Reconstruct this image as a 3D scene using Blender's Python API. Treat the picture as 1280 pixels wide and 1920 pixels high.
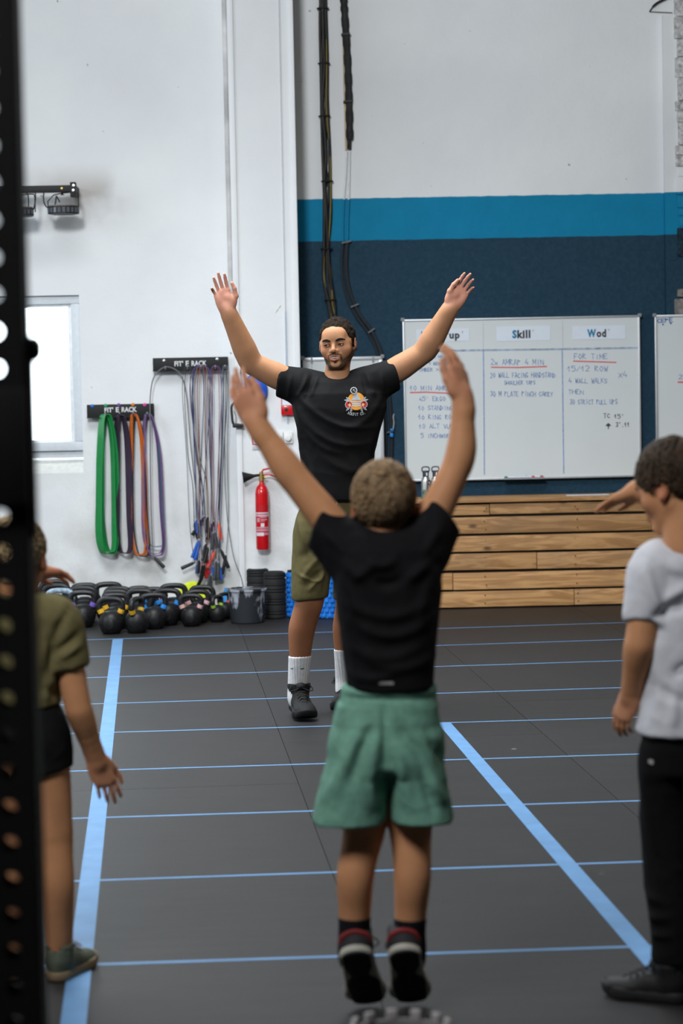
import bpy, bmesh, math, random
import numpy as np
from mathutils import Vector, Matrix
from mathutils.bvhtree import BVHTree

for o in list(bpy.data.objects): bpy.data.objects.remove(o)
SC = bpy.context.scene
COL = SC.collection
random.seed(7)

# ------------------------------------------------------------------ camera
FPX, CAMH = 4320.0, 1.52                       # focal length in pixels of a 1280x1920 frame, lens height
YAW, PITCH, ROLL = math.radians(1.55), math.atan(247.3 / 4320.0), 0.020
fw = np.array([math.sin(YAW)*math.cos(PITCH), math.cos(YAW)*math.cos(PITCH), -math.sin(PITCH)])
r0 = np.array([math.cos(YAW), -math.sin(YAW), 0.0]); u0 = np.cross(r0, fw)
RT = r0*math.cos(ROLL) - u0*math.sin(ROLL); UP = u0*math.cos(ROLL) + r0*math.sin(ROLL)
cam_d = bpy.data.cameras.new('camera'); cam = bpy.data.objects.new('camera', cam_d); COL.objects.link(cam)
cam.matrix_world = Matrix(((RT[0], UP[0], -fw[0], 0), (RT[1], UP[1], -fw[1], 0), (RT[2], UP[2], -fw[2], CAMH), (0, 0, 0, 1)))
cam_d.sensor_fit = 'VERTICAL'; cam_d.sensor_height = 36.0; cam_d.lens = 36.0*FPX/1920.0
cam_d.clip_start = 0.1; cam_d.clip_end = 200
cam_d.dof.use_dof = True; cam_d.dof.focus_distance = 10.6; cam_d.dof.aperture_fstop = 3.6
SC.camera = cam

# ------------------------------------------------------------------ light
W = bpy.data.worlds.new('daylight'); SC.world = W; W.use_nodes = True
W.node_tree.nodes['Background'].inputs[0].default_value = (0.86, 0.93, 1.0, 1)
W.node_tree.nodes['Background'].inputs[1].default_value = 9.0
def area(name, loc, rot, sx, sy, power, col):
    d = bpy.data.lights.new(name, 'AREA'); d.shape = 'RECTANGLE'; d.size = sx; d.size_y = sy
    d.energy = power; d.color = col
    o = bpy.data.objects.new(name, d); COL.objects.link(o); o.location = loc; o.rotation_euler = rot
    return o
R_ = math.radians
area('skylight_lamp', (-0.9, 10.2, 5.9), (0, 0, 0), 3.6, 3.0, 360, (0.93, 0.97, 1.0)).data.spread = R_(120)
area('left_daylight_lamp', (-5.6, 10.6, 3.0), (0, R_(-78), R_(8)), 3.0, 4.0, 195, (0.85, 0.93, 1.0))
area('warm_hall_lamp', (4.6, 8.6, 4.6), (0, R_(48), 0), 1.6, 3.0, 55, (1.0, 0.86, 0.68))
def spot(name, loc, aim, cone, power, col, radius):
    d = bpy.data.lights.new(name, 'SPOT'); d.spot_size = R_(cone); d.spot_blend = 1.0; d.energy = power; d.color = col; d.shadow_soft_size = radius
    o = bpy.data.objects.new(name, d); COL.objects.link(o); o.location = loc
    o.rotation_mode = 'QUATERNION'; o.rotation_quaternion = (Vector(aim)-Vector(loc)).to_track_quat('-Z', 'Y'); return o
spot('wall_pool_fill', (-1.6, 2.6, 5.6), (0.8, 15.5, 2.9), 46, 3500, (0.95, 0.98, 1.0), 0.7)  # added spot, no known fixture: its pool imitates the falloff towards the corners
spot('children_fill', (-2.0, 1.9, 5.6), (0.12, 5.7, 0.9), 64, 1150, (0.97, 0.98, 1.0), 0.9)  # added fill to brighten the children's backs, not a known fixture
SC.view_settings.view_transform = 'Standard'; SC.view_settings.look = 'None'
SC.view_settings.gamma = 1.0; SC.view_settings.exposure = 0.0; SC.view_settings.use_curve_mapping = False
SC.cycles.max_bounces = 6; SC.cycles.diffuse_bounces = 3; SC.cycles.glossy_bounces = 3
SC.cycles.sample_clamp_indirect = 6.0

# ------------------------------------------------------------------ helpers
def A(px, py, Y):
    """point seen at (px, py) of the photograph on the plane Y metres up the hall"""
    d = fw + RT*(px-640)/FPX - UP*(py-960)/FPX
    return np.array([0, 0, CAMH]) + d*Y/d[1]
def G(px, py, z=0.0):
    d = fw + RT*(px-640)/FPX - UP*(py-960)/FPX
    return np.array([0, 0, CAMH]) + d*(z-CAMH)/d[2]
def lin(r, g, b):
    f = lambda c: (c/255/12.92) if c/255 <= 0.04045 else ((c/255+0.055)/1.055)**2.4
    return (f(r), f(g), f(b))
def tag(o, label=None, cat=None, group=None, kind=None):
    for k, v in (('label', label), ('category', cat), ('group', group), ('kind', kind)):
        if v: o[k] = v
    return o
def empty(name, loc, rot=(0, 0, 0)):
    o = bpy.data.objects.new(name, None); COL.objects.link(o); o.location = loc; o.rotation_euler = rot
    o.empty_display_size = 0.1
    return o
def thing(name, loc, label, cat, group=None, rot=(0, 0, 0)):
    return tag(empty(name, [float(c) for c in loc], rot), label, cat, group)

class MB:
    """collects shapes and links them as ONE mesh object"""
    def __init__(s): s.bm = bmesh.new()
    def box(s, lo, hi, bev=0.0, rot=None, at=None):
        t = bmesh.new(); bmesh.ops.create_cube(t, size=1)
        lo, hi = Vector(lo), Vector(hi)
        for v in t.verts: v.co = Vector(((v.co.x+.5)*(hi.x-lo.x)+lo.x, (v.co.y+.5)*(hi.y-lo.y)+lo.y, (v.co.z+.5)*(hi.z-lo.z)+lo.z))
        if bev: bmesh.ops.bevel(t, geom=list(t.edges), offset=bev, segments=2, affect='EDGES', profile=0.6)
        s.merge(t, rot, at); return s
    def merge(s, t, rot=None, at=None):
        if rot is not None: bmesh.ops.transform(t, matrix=rot, verts=t.verts)
        if at is not None: bmesh.ops.translate(t, vec=Vector(at), verts=t.verts)
        m = bpy.data.meshes.new('t'); t.to_mesh(m); t.free(); s.bm.from_mesh(m); bpy.data.meshes.remove(m)
    def tube(s, pts, r, n=8, caps=True, closed=False):
        pts = [Vector(p) for p in pts]; N = len(pts); rs = r if hasattr(r, '__len__') else [r]*N
        rings = []; up = None
        for i, p in enumerate(pts):
            a = pts[i-1] if (i > 0 or closed) else p; b = pts[(i+1) % N] if (i < N-1 or closed) else p
            d = (b-a); d = d.normalized() if d.length > 1e-9 else Vector((0, 0, 1))
            if up is None: up = d.orthogonal().normalized()
            up = up - d*up.dot(d); up = up.normalized() if up.length > 1e-6 else d.orthogonal().normalized()
            q = d.cross(up)
            rings.append([s.bm.verts.new(p + (up*math.cos(2*math.pi*k/n)+q*math.sin(2*math.pi*k/n))*rs[i]) for k in range(n)])
        for i in range(N if closed else N-1):
            A_, B_ = rings[i], rings[(i+1) % N]
            for k in range(n): s.bm.faces.new((A_[k], A_[(k+1) % n], B_[(k+1) % n], B_[k]))
        if caps and not closed:
            s.bm.faces.new(rings[0][::-1]); s.bm.faces.new(rings[-1])
        return s
    def lathe(s, prof, n=20, at=(0, 0, 0), rot=None):
        t = bmesh.new(); rings = []
        for r, z in prof:
            rings.append([t.verts.new((r*math.cos(2*math.pi*k/n), r*math.sin(2*math.pi*k/n), z)) for k in range(n)] if r > 1e-6 else [t.verts.new((0, 0, z))])
        for a, b in zip(rings, rings[1:]):
            for k in range(n):
                k2 = (k+1) % n
                q = [a[k % len(a)], a[k2 % len(a)], b[k2 % len(b)], b[k % len(b)]]
                q = list(dict.fromkeys(q))
                if len(q) > 2: t.faces.new(q)
        s.merge(t, rot, at); return s
    def ribbon(s, pts, ws, th, closed=False):
        """flat strip through pts; ws = width vectors, th = thickness"""
        pts = [Vector(p) for p in pts]; N = len(pts); rings = []
        for i, p in enumerate(pts):
            a = pts[i-1] if (i > 0 or closed) else p; b = pts[(i+1) % N] if (i < N-1 or closed) else p
            d = (b-a).normalized(); w = Vector(ws[i]) if hasattr(ws[0], '__len__') else Vector(ws)
            q = d.cross(w); q = q.normalized()*th/2 if q.length > 1e-9 else Vector((0, 0, th/2))
            rings.append([s.bm.verts.new(p+w/2+q), s.bm.verts.new(p-w/2+q), s.bm.verts.new(p-w/2-q), s.bm.verts.new(p+w/2-q)])
        for i in range(N if closed else N-1):
            A_, B_ = rings[i], rings[(i+1) % N]
            for k in range(4): s.bm.faces.new((A_[k], A_[(k+1) % 4], B_[(k+1) % 4], B_[k]))
        if not closed: s.bm.faces.new(rings[0][::-1]); s.bm.faces.new(rings[-1])
        return s
    def poly(s, pts, ext):
        """flat outline (3D points) given thickness by the vector ext"""
        v = [s.bm.verts.new(p) for p in pts]; w = [s.bm.verts.new(Vector(p)+Vector(ext)) for p in pts]; n = len(v)
        s.bm.faces.new(v); s.bm.faces.new(w[::-1])
        for k in range(n): s.bm.faces.new((v[k], w[k], w[(k+1) % n], v[(k+1) % n]))
        return s
    def build(s, name, m, parent=None, smooth=35, loc=None):
        bmesh.ops.recalc_face_normals(s.bm, faces=s.bm.faces)
        me = bpy.data.meshes.new(name); s.bm.to_mesh(me); s.bm.free()
        if smooth:
            me.shade_smooth(); me.set_sharp_from_angle(angle=math.radians(smooth))
        me.materials.append(m); o = bpy.data.objects.new(name, me); COL.objects.link(o)
        if parent is not None: o.parent = parent
        if loc is not None: o.location = loc
        return o

def npmesh(name, V, Fq, m, parent=None, col=None):
    """mesh from numpy arrays of vertices and quads or triangles, optional vertex colours"""
    me = bpy.data.meshes.new(name); n = len(Fq); k = Fq.shape[1]
    me.vertices.add(len(V)); me.vertices.foreach_set('co', np.ascontiguousarray(V, dtype=np.float32).ravel())
    me.loops.add(n*k); me.loops.foreach_set('vertex_index', np.ascontiguousarray(Fq, dtype=np.int32).ravel())
    me.polygons.add(n); me.polygons.foreach_set('loop_start', np.arange(0, n*k, k, dtype=np.int32))
    me.update(calc_edges=True); me.validate(); me.shade_smooth()
    if col is not None:
        a = me.color_attributes.new('tint', 'FLOAT_COLOR', 'POINT')
        a.data.foreach_set('color', np.concatenate([col, np.ones((len(col), 1))], 1).astype(np.float32).ravel())
    me.materials.append(m); o = bpy.data.objects.new(name, me); COL.objects.link(o)
    if parent is not None: o.parent = parent
    return o

# ------------------------------------------------------------------ materials
MATS = {}
def mat(name, col, rough=0.6, metal=0.0, var=0.08, scale=30.0, bump=0.0, bscale=None, tint=False, spec=0.28, coat=0.0, sheen=0.0, sss=0.0):
    if name in MATS: return MATS[name]
    m = bpy.data.materials.new(name); m.use_nodes = True; nt = m.node_tree; N = nt.nodes; L = nt.links
    b = N['Principled BSDF']; b.inputs['Roughness'].default_value = rough; b.inputs['Metallic'].default_value = metal
    b.inputs['Specular IOR Level'].default_value = spec; b.inputs['Coat Weight'].default_value = coat
    b.inputs['Sheen Weight'].default_value = sheen
    if sss:
        b.inputs['Subsurface Weight'].default_value = sss; b.inputs['Subsurface Radius'].default_value = (1.0, 0.35, 0.2); b.inputs['Subsurface Scale'].default_value = 0.008
    tc = N.new('ShaderNodeTexCoord'); nz = N.new('ShaderNodeTexNoise'); nz.inputs['Scale'].default_value = scale; nz.inputs['Detail'].default_value = 4
    L.new(tc.outputs['Object'], nz.inputs['Vector'])
    mr = N.new('ShaderNodeMapRange'); mr.inputs[1].default_value = 0.3; mr.inputs[2].default_value = 0.7; mr.inputs[3].default_value = 1-var; mr.inputs[4].default_value = 1+var
    L.new(nz.outputs['Fac'], mr.inputs[0])
    mx = N.new('ShaderNodeVectorMath'); mx.operation = 'SCALE'; L.new(mr.outputs[0], mx.inputs['Scale'])
    if tint:
        at = N.new('ShaderNodeAttribute'); at.attribute_name = 'tint'; L.new(at.outputs['Color'], mx.inputs[0])
    else: mx.inputs[0].default_value = col
    L.new(mx.outputs[0], b.inputs['Base Color'])
    if bump:
        n2 = N.new('ShaderNodeTexNoise'); n2.inputs['Scale'].default_value = bscale or scale*4; n2.inputs['Detail'].default_value = 3
        L.new(tc.outputs['Object'], n2.inputs['Vector']); bp = N.new('ShaderNodeBump'); bp.inputs['Strength'].default_value = bump; bp.inputs['Distance'].default_value = 0.01
        L.new(n2.outputs['Fac'], bp.inputs['Height']); L.new(bp.outputs[0], b.inputs['Normal'])
    MATS[name] = m; return m
BLACKP = mat('black plastic', (0.012, 0.012, 0.013), 0.5)
BLACKM = mat('black powder coat', (0.010, 0.010, 0.011), 0.55, bump=0.05)
STEEL = mat('steel', (0.55, 0.56, 0.58), 0.35, 1.0)
WHITEP = mat('white plastic', (0.72, 0.73, 0.72), 0.4)
ALU = mat('aluminium', (0.50, 0.52, 0.55), 0.45, 0.7, var=0.04)
BOARD = mat('whiteboard enamel', (0.62, 0.66, 0.67), 0.25, var=0.02, scale=3)
PAPER = mat('header paper', (0.66, 0.72, 0.80), 0.7, var=0.015)
INKB = mat('blue marker', (0.22, 0.31, 0.53), 0.6, var=0.3, scale=60)
INKR = mat('red marker', (0.62, 0.12, 0.11), 0.6)
INKK = mat('black marker', (0.05, 0.05, 0.06), 0.6)
TEALT = mat('teal print', (0.0, 0.17, 0.33), 0.5)
IRON = mat('cast iron', (0.010, 0.010, 0.011), 0.42, var=0.35, scale=40, bump=0.12, bscale=160)
IRONH = mat('worn handle iron', (0.014, 0.0145, 0.016), 0.38, var=0.3, scale=60)
RED = mat('red enamel', (0.50, 0.006, 0.010), 0.28, coat=0.4)
BRASS = mat('brass', (0.42, 0.30, 0.10), 0.4, 0.8)

def wall_mat(name, painted):
    m = bpy.data.materials.new(name); m.use_nodes = True; nt = m.node_tree; N = nt.nodes; L = nt.links; b = N['Principled BSDF']
    b.inputs['Roughness'].default_value = 0.7; b.inputs['Specular IOR Level'].default_value = 0.15
    g = N.new('ShaderNodeNewGeometry'); sp = N.new('ShaderNodeSeparateXYZ'); L.new(g.outputs['Position'], sp.inputs[0])
    def noise(s, det=4, vec=None):
        n = N.new('ShaderNodeTexNoise'); n.inputs['Scale'].default_value = s; n.inputs['Detail'].default_value = det
        L.new(vec or g.outputs['Position'], n.inputs['Vector']); return n.outputs['Fac']
    def math_(op, a, b_, c=None):
        n = N.new('ShaderNodeMath'); n.operation = op
        for i, v in enumerate((a, b_, c)):
            if v is None: continue
            if isinstance(v, (int, float)): n.inputs[i].default_value = v
            else: L.new(v, n.inputs[i])
        return n.outputs[0]
    def mix(f, a, c):
        n = N.new('ShaderNodeMix'); n.data_type = 'RGBA'; L.new(f, n.inputs[0])
        for i, v in ((6, a), (7, c)):
            if isinstance(v, tuple): n.inputs[i].default_value = (*v, 1)
            else: L.new(v, n.inputs[i])
        return n.outputs[2]
    def ramp(f, lo, hi):
        n = N.new('ShaderNodeMapRange'); n.inputs[1].default_value = lo; n.inputs[2].default_value = hi; L.new(f, n.inputs[0]); return n.outputs[0]
    # plaster: slight unevenness, sparse chips and grime low down
    col = mix(ramp(noise(1.3), 0.35, 0.75), (0.76, 0.78, 0.79), (0.68, 0.70, 0.72))
    chips = ramp(noise(19, 2), 0.765, 0.80)
    col = mix(chips, col, (0.30, 0.29, 0.27))
    low = math_('MULTIPLY', ramp(sp.outputs['Z'], 1.25, 0.25), ramp(noise(3.0, 6), 0.40, 0.72))
    col = mix(low, col, (0.47, 0.46, 0.43))
    if not painted:   # old damp stain behind the light bar
        st = math_('MULTIPLY', math_('MULTIPLY', ramp(sp.outputs['X'], -0.85, -1.15), ramp(sp.outputs['Z'], 2.52, 2.62)), math_('MULTIPLY', ramp(sp.outputs['Z'], 2.98, 2.82), ramp(noise(2.6, 3), 0.42, 0.62)))
        col = mix(math_('MULTIPLY', st, 0.75), col, (0.47, 0.44, 0.41))
    if painted:
        z = math_('ADD', sp.outputs['Z'], math_('MULTIPLY', math_('SUBTRACT', noise(14, 3), 0.5), 0.010))
        f1 = ramp(z, 2.7335, 2.7295); f2 = ramp(z, 2.4525, 2.4485)
        teal = mix(ramp(noise(6), 0.3, 0.7), (0.003, 0.185, 0.345), (0.004, 0.205, 0.375))
        navy = mix(ramp(noise(45, 3), 0.35, 0.7), (0.011, 0.038, 0.066), (0.017, 0.049, 0.081))
        navy = mix(ramp(noise(24, 2), 0.79, 0.81), navy, (0.10, 0.12, 0.13))
        col = mix(f1, col, teal); col = mix(f2, col, navy)
    L.new(col, b.inputs['Base Color'])
    bp = N.new('ShaderNodeBump'); bp.inputs['Strength'].default_value = 0.35; bp.inputs['Distance'].default_value = 0.012
    L.new(math_('ADD', noise(9, 5), math_('MULTIPLY', noise(45, 3), 0.4)), bp.inputs['Height']); L.new(bp.outputs[0], b.inputs['Normal'])
    return m
M_WHITE = wall_mat('white plaster', False); M_PAINT = wall_mat('banded paint plaster', True)
M_SMOOTH = mat('white sheet metal', (0.74, 0.76, 0.78), 0.5, var=0.03, scale=4)

def floor_mat():
    m = bpy.data.materials.new('speckled rubber'); m.use_nodes = True; nt = m.node_tree; N = nt.nodes; L = nt.links; b = N['Principled BSDF']
    g = N.new('ShaderNodeNewGeometry'); oi = N.new('ShaderNodeObjectInfo')
    def noise(s, det, vec):
        n = N.new('ShaderNodeTexNoise'); n.inputs['Scale'].default_value = s; n.inputs['Detail'].default_value = det; L.new(vec, n.inputs['Vector']); return n.outputs['Fac']
    mp = N.new('ShaderNodeMapping'); mp.inputs['Scale'].default_value = (1, 6, 1); L.new(g.outputs['Position'], mp.inputs[0])
    n1 = noise(3.5, 6, mp.outputs[0]); n2 = noise(260, 2, g.outputs['Position'])
    r1 = N.new('ShaderNodeMapRange'); r1.inputs[1].default_value = .3; r1.inputs[2].default_value = .7; r1.inputs[3].default_value = .84; r1.inputs[4].default_value = 1.16; L.new(n1, r1.inputs[0])
    r2 = N.new('ShaderNodeMapRange'); r2.inputs[1].default_value = .35; r2.inputs[2].default_value = .7; r2.inputs[3].default_value = .75; r2.inputs[4].default_value = 1.35; L.new(n2, r2.inputs[0])
    r3 = N.new('ShaderNodeMapRange'); r3.inputs[3].default_value = .90; r3.inputs[4].default_value = 1.12; L.new(oi.outputs['Random'], r3.inputs[0])
    a = N.new('ShaderNodeMath'); a.operation = 'MULTIPLY'; L.new(r1.outputs[0], a.inputs[0]); L.new(r2.outputs[0], a.inputs[1])
    c = N.new('ShaderNodeMath'); c.operation = 'MULTIPLY'; L.new(a.outputs[0], c.inputs[0]); L.new(r3.outputs[0], c.inputs[1])
    v = N.new('ShaderNodeVectorMath'); v.operation = 'SCALE'; v.inputs[0].default_value = (0.0205, 0.0196, 0.0200); L.new(c.outputs[0], v.inputs['Scale'])
    n3 = noise(7.0, 2, g.outputs['Position']); r4 = N.new('ShaderNodeMapRange'); r4.inputs[1].default_value = .765; r4.inputs[2].default_value = .80; L.new(n3, r4.inputs[0])
    mx = N.new('ShaderNodeMix'); mx.data_type = 'RGBA'; L.new(r4.outputs[0], mx.inputs[0]); L.new(v.outputs[0], mx.inputs[6]); mx.inputs[7].default_value = (0.13, 0.12, 0.11, 1)
    L.new(mx.outputs[2], b.inputs['Base Color'])
    b.inputs['Roughness'].default_value = 0.52; b.inputs['Specular IOR Level'].default_value = 0.20
    bp = N.new('ShaderNodeBump'); bp.inputs['Strength'].default_value = 0.25; bp.inputs['Distance'].default_value = 0.004; L.new(n2, bp.inputs['Height']); L.new(bp.outputs[0], b.inputs['Normal'])
    return m
M_FLOOR = floor_mat()
TAPE = mat('blue floor tape', (0.11, 0.25, 0.46), 0.5, var=0.10, scale=9)

def wood_mat():
    m = bpy.data.materials.new('pine plank'); m.use_nodes = True; nt = m.node_tree; N = nt.nodes; L = nt.links; b = N['Principled BSDF']
    tc = N.new('ShaderNodeTexCoord'); oi = N.new('ShaderNodeObjectInfo')
    ad = N.new('ShaderNodeVectorMath'); ad.operation = 'ADD'; L.new(tc.outputs['Object'], ad.inputs[0])
    ml = N.new('ShaderNodeVectorMath'); ml.operation = 'SCALE'; ml.inputs[0].default_value = (37, 5, 11); L.new(oi.outputs['Random'], ml.inputs['Scale']); L.new(ml.outputs[0], ad.inputs[1])
    mp = N.new('ShaderNodeMapping'); mp.inputs['Scale'].default_value = (1.6, 8, 14); L.new(ad.outputs[0], mp.inputs[0])
    n1 = N.new('ShaderNodeTexNoise'); n1.inputs['Scale'].default_value = 1.0; n1.inputs['Detail'].default_value = 5; n1.inputs['Distortion'].default_value = 1.2; L.new(mp.outputs[0], n1.inputs['Vector'])
    w = N.new('ShaderNodeMath'); w.operation = 'MULTIPLY'; w.inputs[1].default_value = 26; L.new(n1.outputs['Fac'], w.inputs[0])
    sn = N.new('ShaderNodeMath'); sn.operation = 'SINE'; L.new(w.outputs[0], sn.inputs[0])
    cr = N.new('ShaderNodeValToRGB'); e = cr.color_ramp.elements; e[0].color = (0.35, 0.175, 0.062, 1); e[1].color = (0.53, 0.295, 0.118, 1)
    mr = N.new('ShaderNodeMapRange'); mr.inputs[1].default_value = -1; L.new(sn.outputs[0], mr.inputs[0]); L.new(mr.outputs[0], cr.inputs[0])
    n2 = N.new('ShaderNodeTexNoise'); n2.inputs['Scale'].default_value = 4; n2.inputs['Detail'].default_value = 5; L.new(ad.outputs[0], n2.inputs['Vector'])
    m1 = N.new('ShaderNodeMix'); m1.data_type = 'RGBA'; r = N.new('ShaderNodeMapRange'); r.inputs[1].default_value = .45; r.inputs[2].default_value = .8; r.inputs[4].default_value = .6; L.new(n2.outputs['Fac'], r.inputs[0]); L.new(r.outputs[0], m1.inputs[0])
    L.new(cr.outputs[0], m1.inputs[6]); m1.inputs[7].default_value = (0.26, 0.15, 0.07, 1)
    # knots
    mp2 = N.new('ShaderNodeMapping'); mp2.inputs['Scale'].default_value = (2.6, 1, 5.5); L.new(ad.outputs[0], mp2.inputs[0])
    vo = N.new('ShaderNodeTexVoronoi'); vo.inputs['Scale'].default_value = 1.0; L.new(mp2.outputs[0], vo.inputs['Vector'])
    r2 = N.new('ShaderNodeMapRange'); r2.inputs[1].default_value = 0.11; r2.inputs[2].default_value = 0.05; r2.inputs[4].default_value = .85; L.new(vo.outputs['Distance'], r2.inputs[0])
    m2 = N.new('ShaderNodeMix'); m2.data_type = 'RGBA'; L.new(r2.outputs[0], m2.inputs[0]); L.new(m1.outputs[2], m2.inputs[6]); m2.inputs[7].default_value = (0.07, 0.03, 0.012, 1)
    r3 = N.new('ShaderNodeMapRange'); r3.inputs[3].default_value = .82; r3.inputs[4].default_value = 1.12; L.new(oi.outputs['Random'], r3.inputs[0])
    sc = N.new('ShaderNodeVectorMath'); sc.operation = 'SCALE'; L.new(m2.outputs[2], sc.inputs[0]); L.new(r3.outputs[0], sc.inputs['Scale'])
    L.new(sc.outputs[0], b.inputs['Base Color']); b.inputs['Roughness'].default_value = 0.62
    return m
M_WOOD = wood_mat()

# ------------------------------------------------------------------ lettering
FONT_CACHE = {}
def text_pts(body, bold=0.0, sx=1.0):
    """vertices and faces of a line of type, unit height"""
    key = (body, bold, sx)
    if key in FONT_CACHE: return FONT_CACHE[key]
    c = bpy.data.curves.new('type', 'FONT'); c.body = body; c.size = 1.0; c.offset = bold; c.resolution_u = 2; c.space_character = 1+max(0, bold-.03)*9
    o = bpy.data.objects.new('type', c); COL.objects.link(o)
    dg = bpy.context.evaluated_depsgraph_get(); me = o.evaluated_get(dg).to_mesh()
    V = [(v.co.x*sx, v.co.y) for v in me.vertices]; Fc = [tuple(p.vertices) for p in me.polygons]
    o.evaluated_get(dg).to_mesh_clear(); bpy.data.objects.remove(o)
    FONT_CACHE[key] = (V, Fc); return V, Fc
def lettering(name, body, org, ux, uz, width, m, parent, bold=0.02, height=None, lift=(0, -0.001, 0)):
    """type set from org along ux, scaled to width (and height)"""
    V, Fc = text_pts(body, bold); xs = [v[0] for v in V]; ys = [v[1] for v in V]
    x0, x1, y1 = min(xs), max(xs), max(ys); s = width/(x1-x0); h = (height/y1) if height else s
    ux, uz, org, lift = Vector(ux), Vector(uz), Vector(org), Vector(lift)
    me = bpy.data.meshes.new(name); me.from_pydata([org+ux*(x-x0)*s+uz*y*h+lift for x, y in V], [], Fc); me.materials.append(m)
    o = bpy.data.objects.new(name, me); COL.objects.link(o)
    if parent is not None: o.parent = parent
    return o
GL = {  # hand lettering, strokes on a 4 x 6 grid
 'A': '00-26;26-40;12-32', 'B': '00-06;06-35;35-03;03-41;41-00', 'C': '45-26;26-03;03-20;20-41', 'D': '00-06;06-43;43-00', 'E': '46-06;06-00;00-40;03-33',
 'F': '46-06;06-00;03-33', 'G': '45-26;26-03;03-20;20-42;42-22', 'H': '00-06;40-46;03-43', 'I': '20-26', 'K': '00-06;46-03;03-40', 'L': '06-00;00-40', 'M': '00-06;06-22;22-46;46-40',
 'N': '00-06;06-40;40-46', 'O': '03-26;26-43;43-20;20-03', 'P': '00-06;06-35;35-03', 'R': '00-06;06-35;35-03;03-40', 'S': '45-26;26-04;04-42;42-20;20-01', 'T': '06-46;26-20', 'U': '06-01;01-30;30-46',
 'V': '06-20;20-46', 'W': '06-10;10-24;24-30;30-46', 'X': '00-44;04-40', 'Y': '06-23;46-23;23-20', '0': '03-26;26-43;43-20;20-03', '1': '03-26;26-20', '2': '05-26;26-44;44-00;00-40', '3': '06-46;46-23;23-42;42-20;20-01',
 '4': '26-02;02-42;33-30', '5': '46-06;06-04;04-34;34-42;42-20;20-00', '/': '00-46', "'": '26-24', '-': '03-43', '.': '20-21', '>': '05-43;43-01', '"': '16-14;36-34'}
def handwriting(name, body, a, b, h, m, parent, w=0.0038):
    """marker line from point a to point b (on the board), letters h high"""
    a, b = Vector(a), Vector(b); d = b-a; n = max(1, len(body)); step = d/n; ux = d.normalized(); uz = Vector((0, 0, 1)); mb = MB(); rr = random.Random(body)
    for i, ch in enumerate(body):
        if ch == ' ' or ch not in GL: continue
        o = a+step*i+uz*h*rr.uniform(-.08, .08); sx = step.length*0.78; hh = h*rr.uniform(.88, 1.08)
        for st in GL[ch].split(';'):
            p, q = st.split('-'); p = o+ux*(int(p[0])/4*sx)+uz*(int(p[1])/6*hh); q = o+ux*(int(q[0])/4*sx)+uz*(int(q[1])/6*hh)
            t = (q-p).normalized(); s = t.cross(Vector((0, 1, 0)))*w/2; e = t*w*.3
            mb.poly([p-e+s, q+e+s, q+e-s, p-e-s], (0, -0.0012, 0))
    o = mb.build(name, m, parent, smooth=0); o['kind'] = 'stuff'; return o

# ================================================================== SETTING
YL, YP, YB = 15.25, 15.0, 15.5            # left wall face, pillar face, painted wall face
XP0, XP1 = -0.264, 0.158                   # pillar sides
floor = MB().box((-9, -4, -0.20), (9, 16.2, -0.012)).build('floor', mat('concrete slab', (0.02, 0.02, 0.02), 0.9), smooth=0); floor['kind'] = 'structure'
# rubber mats laid in strips along the hall, turned a little against the wall
AX = math.atan(0.0557)
def fl(u, v, z=0.0):                       # u across, v along the lane grid
    return (0.225+u*math.cos(AX)-v*math.sin(AX), 5.7+u*math.sin(AX)+v*math.cos(AX), z)
def mat_piece(u0, u1, v0, v1):
    mb = MB(); g = 0.0011
    q = [fl(u0+g, v0+g), fl(u1-g, v0+g), fl(u1-g, v1-g), fl(u0+g, v1-g)]
    mb.poly([(x, y, -0.012) for x, y, z in q], (0, 0, 0.012)); c = q[0]
    o = mb.build('rubber_mat', M_FLOOR, floor, smooth=0); return o
u = -0.01-6*1.11
edges = [u+1.11*i for i in range(15)]
for i, (e0, e1) in enumerate(zip(edges, edges[1:])):
    cuts = [-9.5, -3.2+(i % 2)*0.4, 2.95+(i*37 % 5)*0.5, 10.3]
    for v0, v1 in zip(cuts, cuts[1:]): mat_piece(e0, e1, v0, v1)
def tape(a, b, w, z=0.0006):
    a, b = Vector((*a[:2], 0)), Vector((*b[:2], 0)); d = (b-a).normalized(); s = Vector((-d.y, d.x, 0))*w/2
    o = MB().poly([a+s, b+s, b-s, a-s], (0, 0, z)).build('floor_tape', TAPE, floor, smooth=0); return o
for (x0, y0), (x1, y1) in [((-1.214, 13.742), (2.127, 14.025)), ((-1.131, 12.872), (1.966, 13.126)), ((-1.057, 11.95), (1.81, 12.148)), ((-0.925, 10.959), (1.643, 11.093)),
                           ((-0.938, 10.037), (1.57, 10.119)), ((-0.843, 9.048), (1.431, 9.127)), ((-0.76, 8.05), (1.276, 8.118)), ((-0.665, 7.021), (1.116, 7.092)), ((-0.532, 5.992), (0.96, 6.03)), ((-0.5, 4.96), (0.9, 5.0))]:
    dx, dy = x1-x0, y1-y0
    x0b = x0-0.9; x1b = x1+(2.2 if y0 > 7 else 0.02)
    tape((x0b, y0+dy*(x0b-x0)/dx), (x1b, y0+dy*(x1b-x0)/dx), 0.021)
tape((-0.981, 13.76), (-0.476, 4.7), 0.062, 0.0012)
tape((0.706, 10.10), (0.946, 5.78), 0.058, 0.0012)

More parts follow.
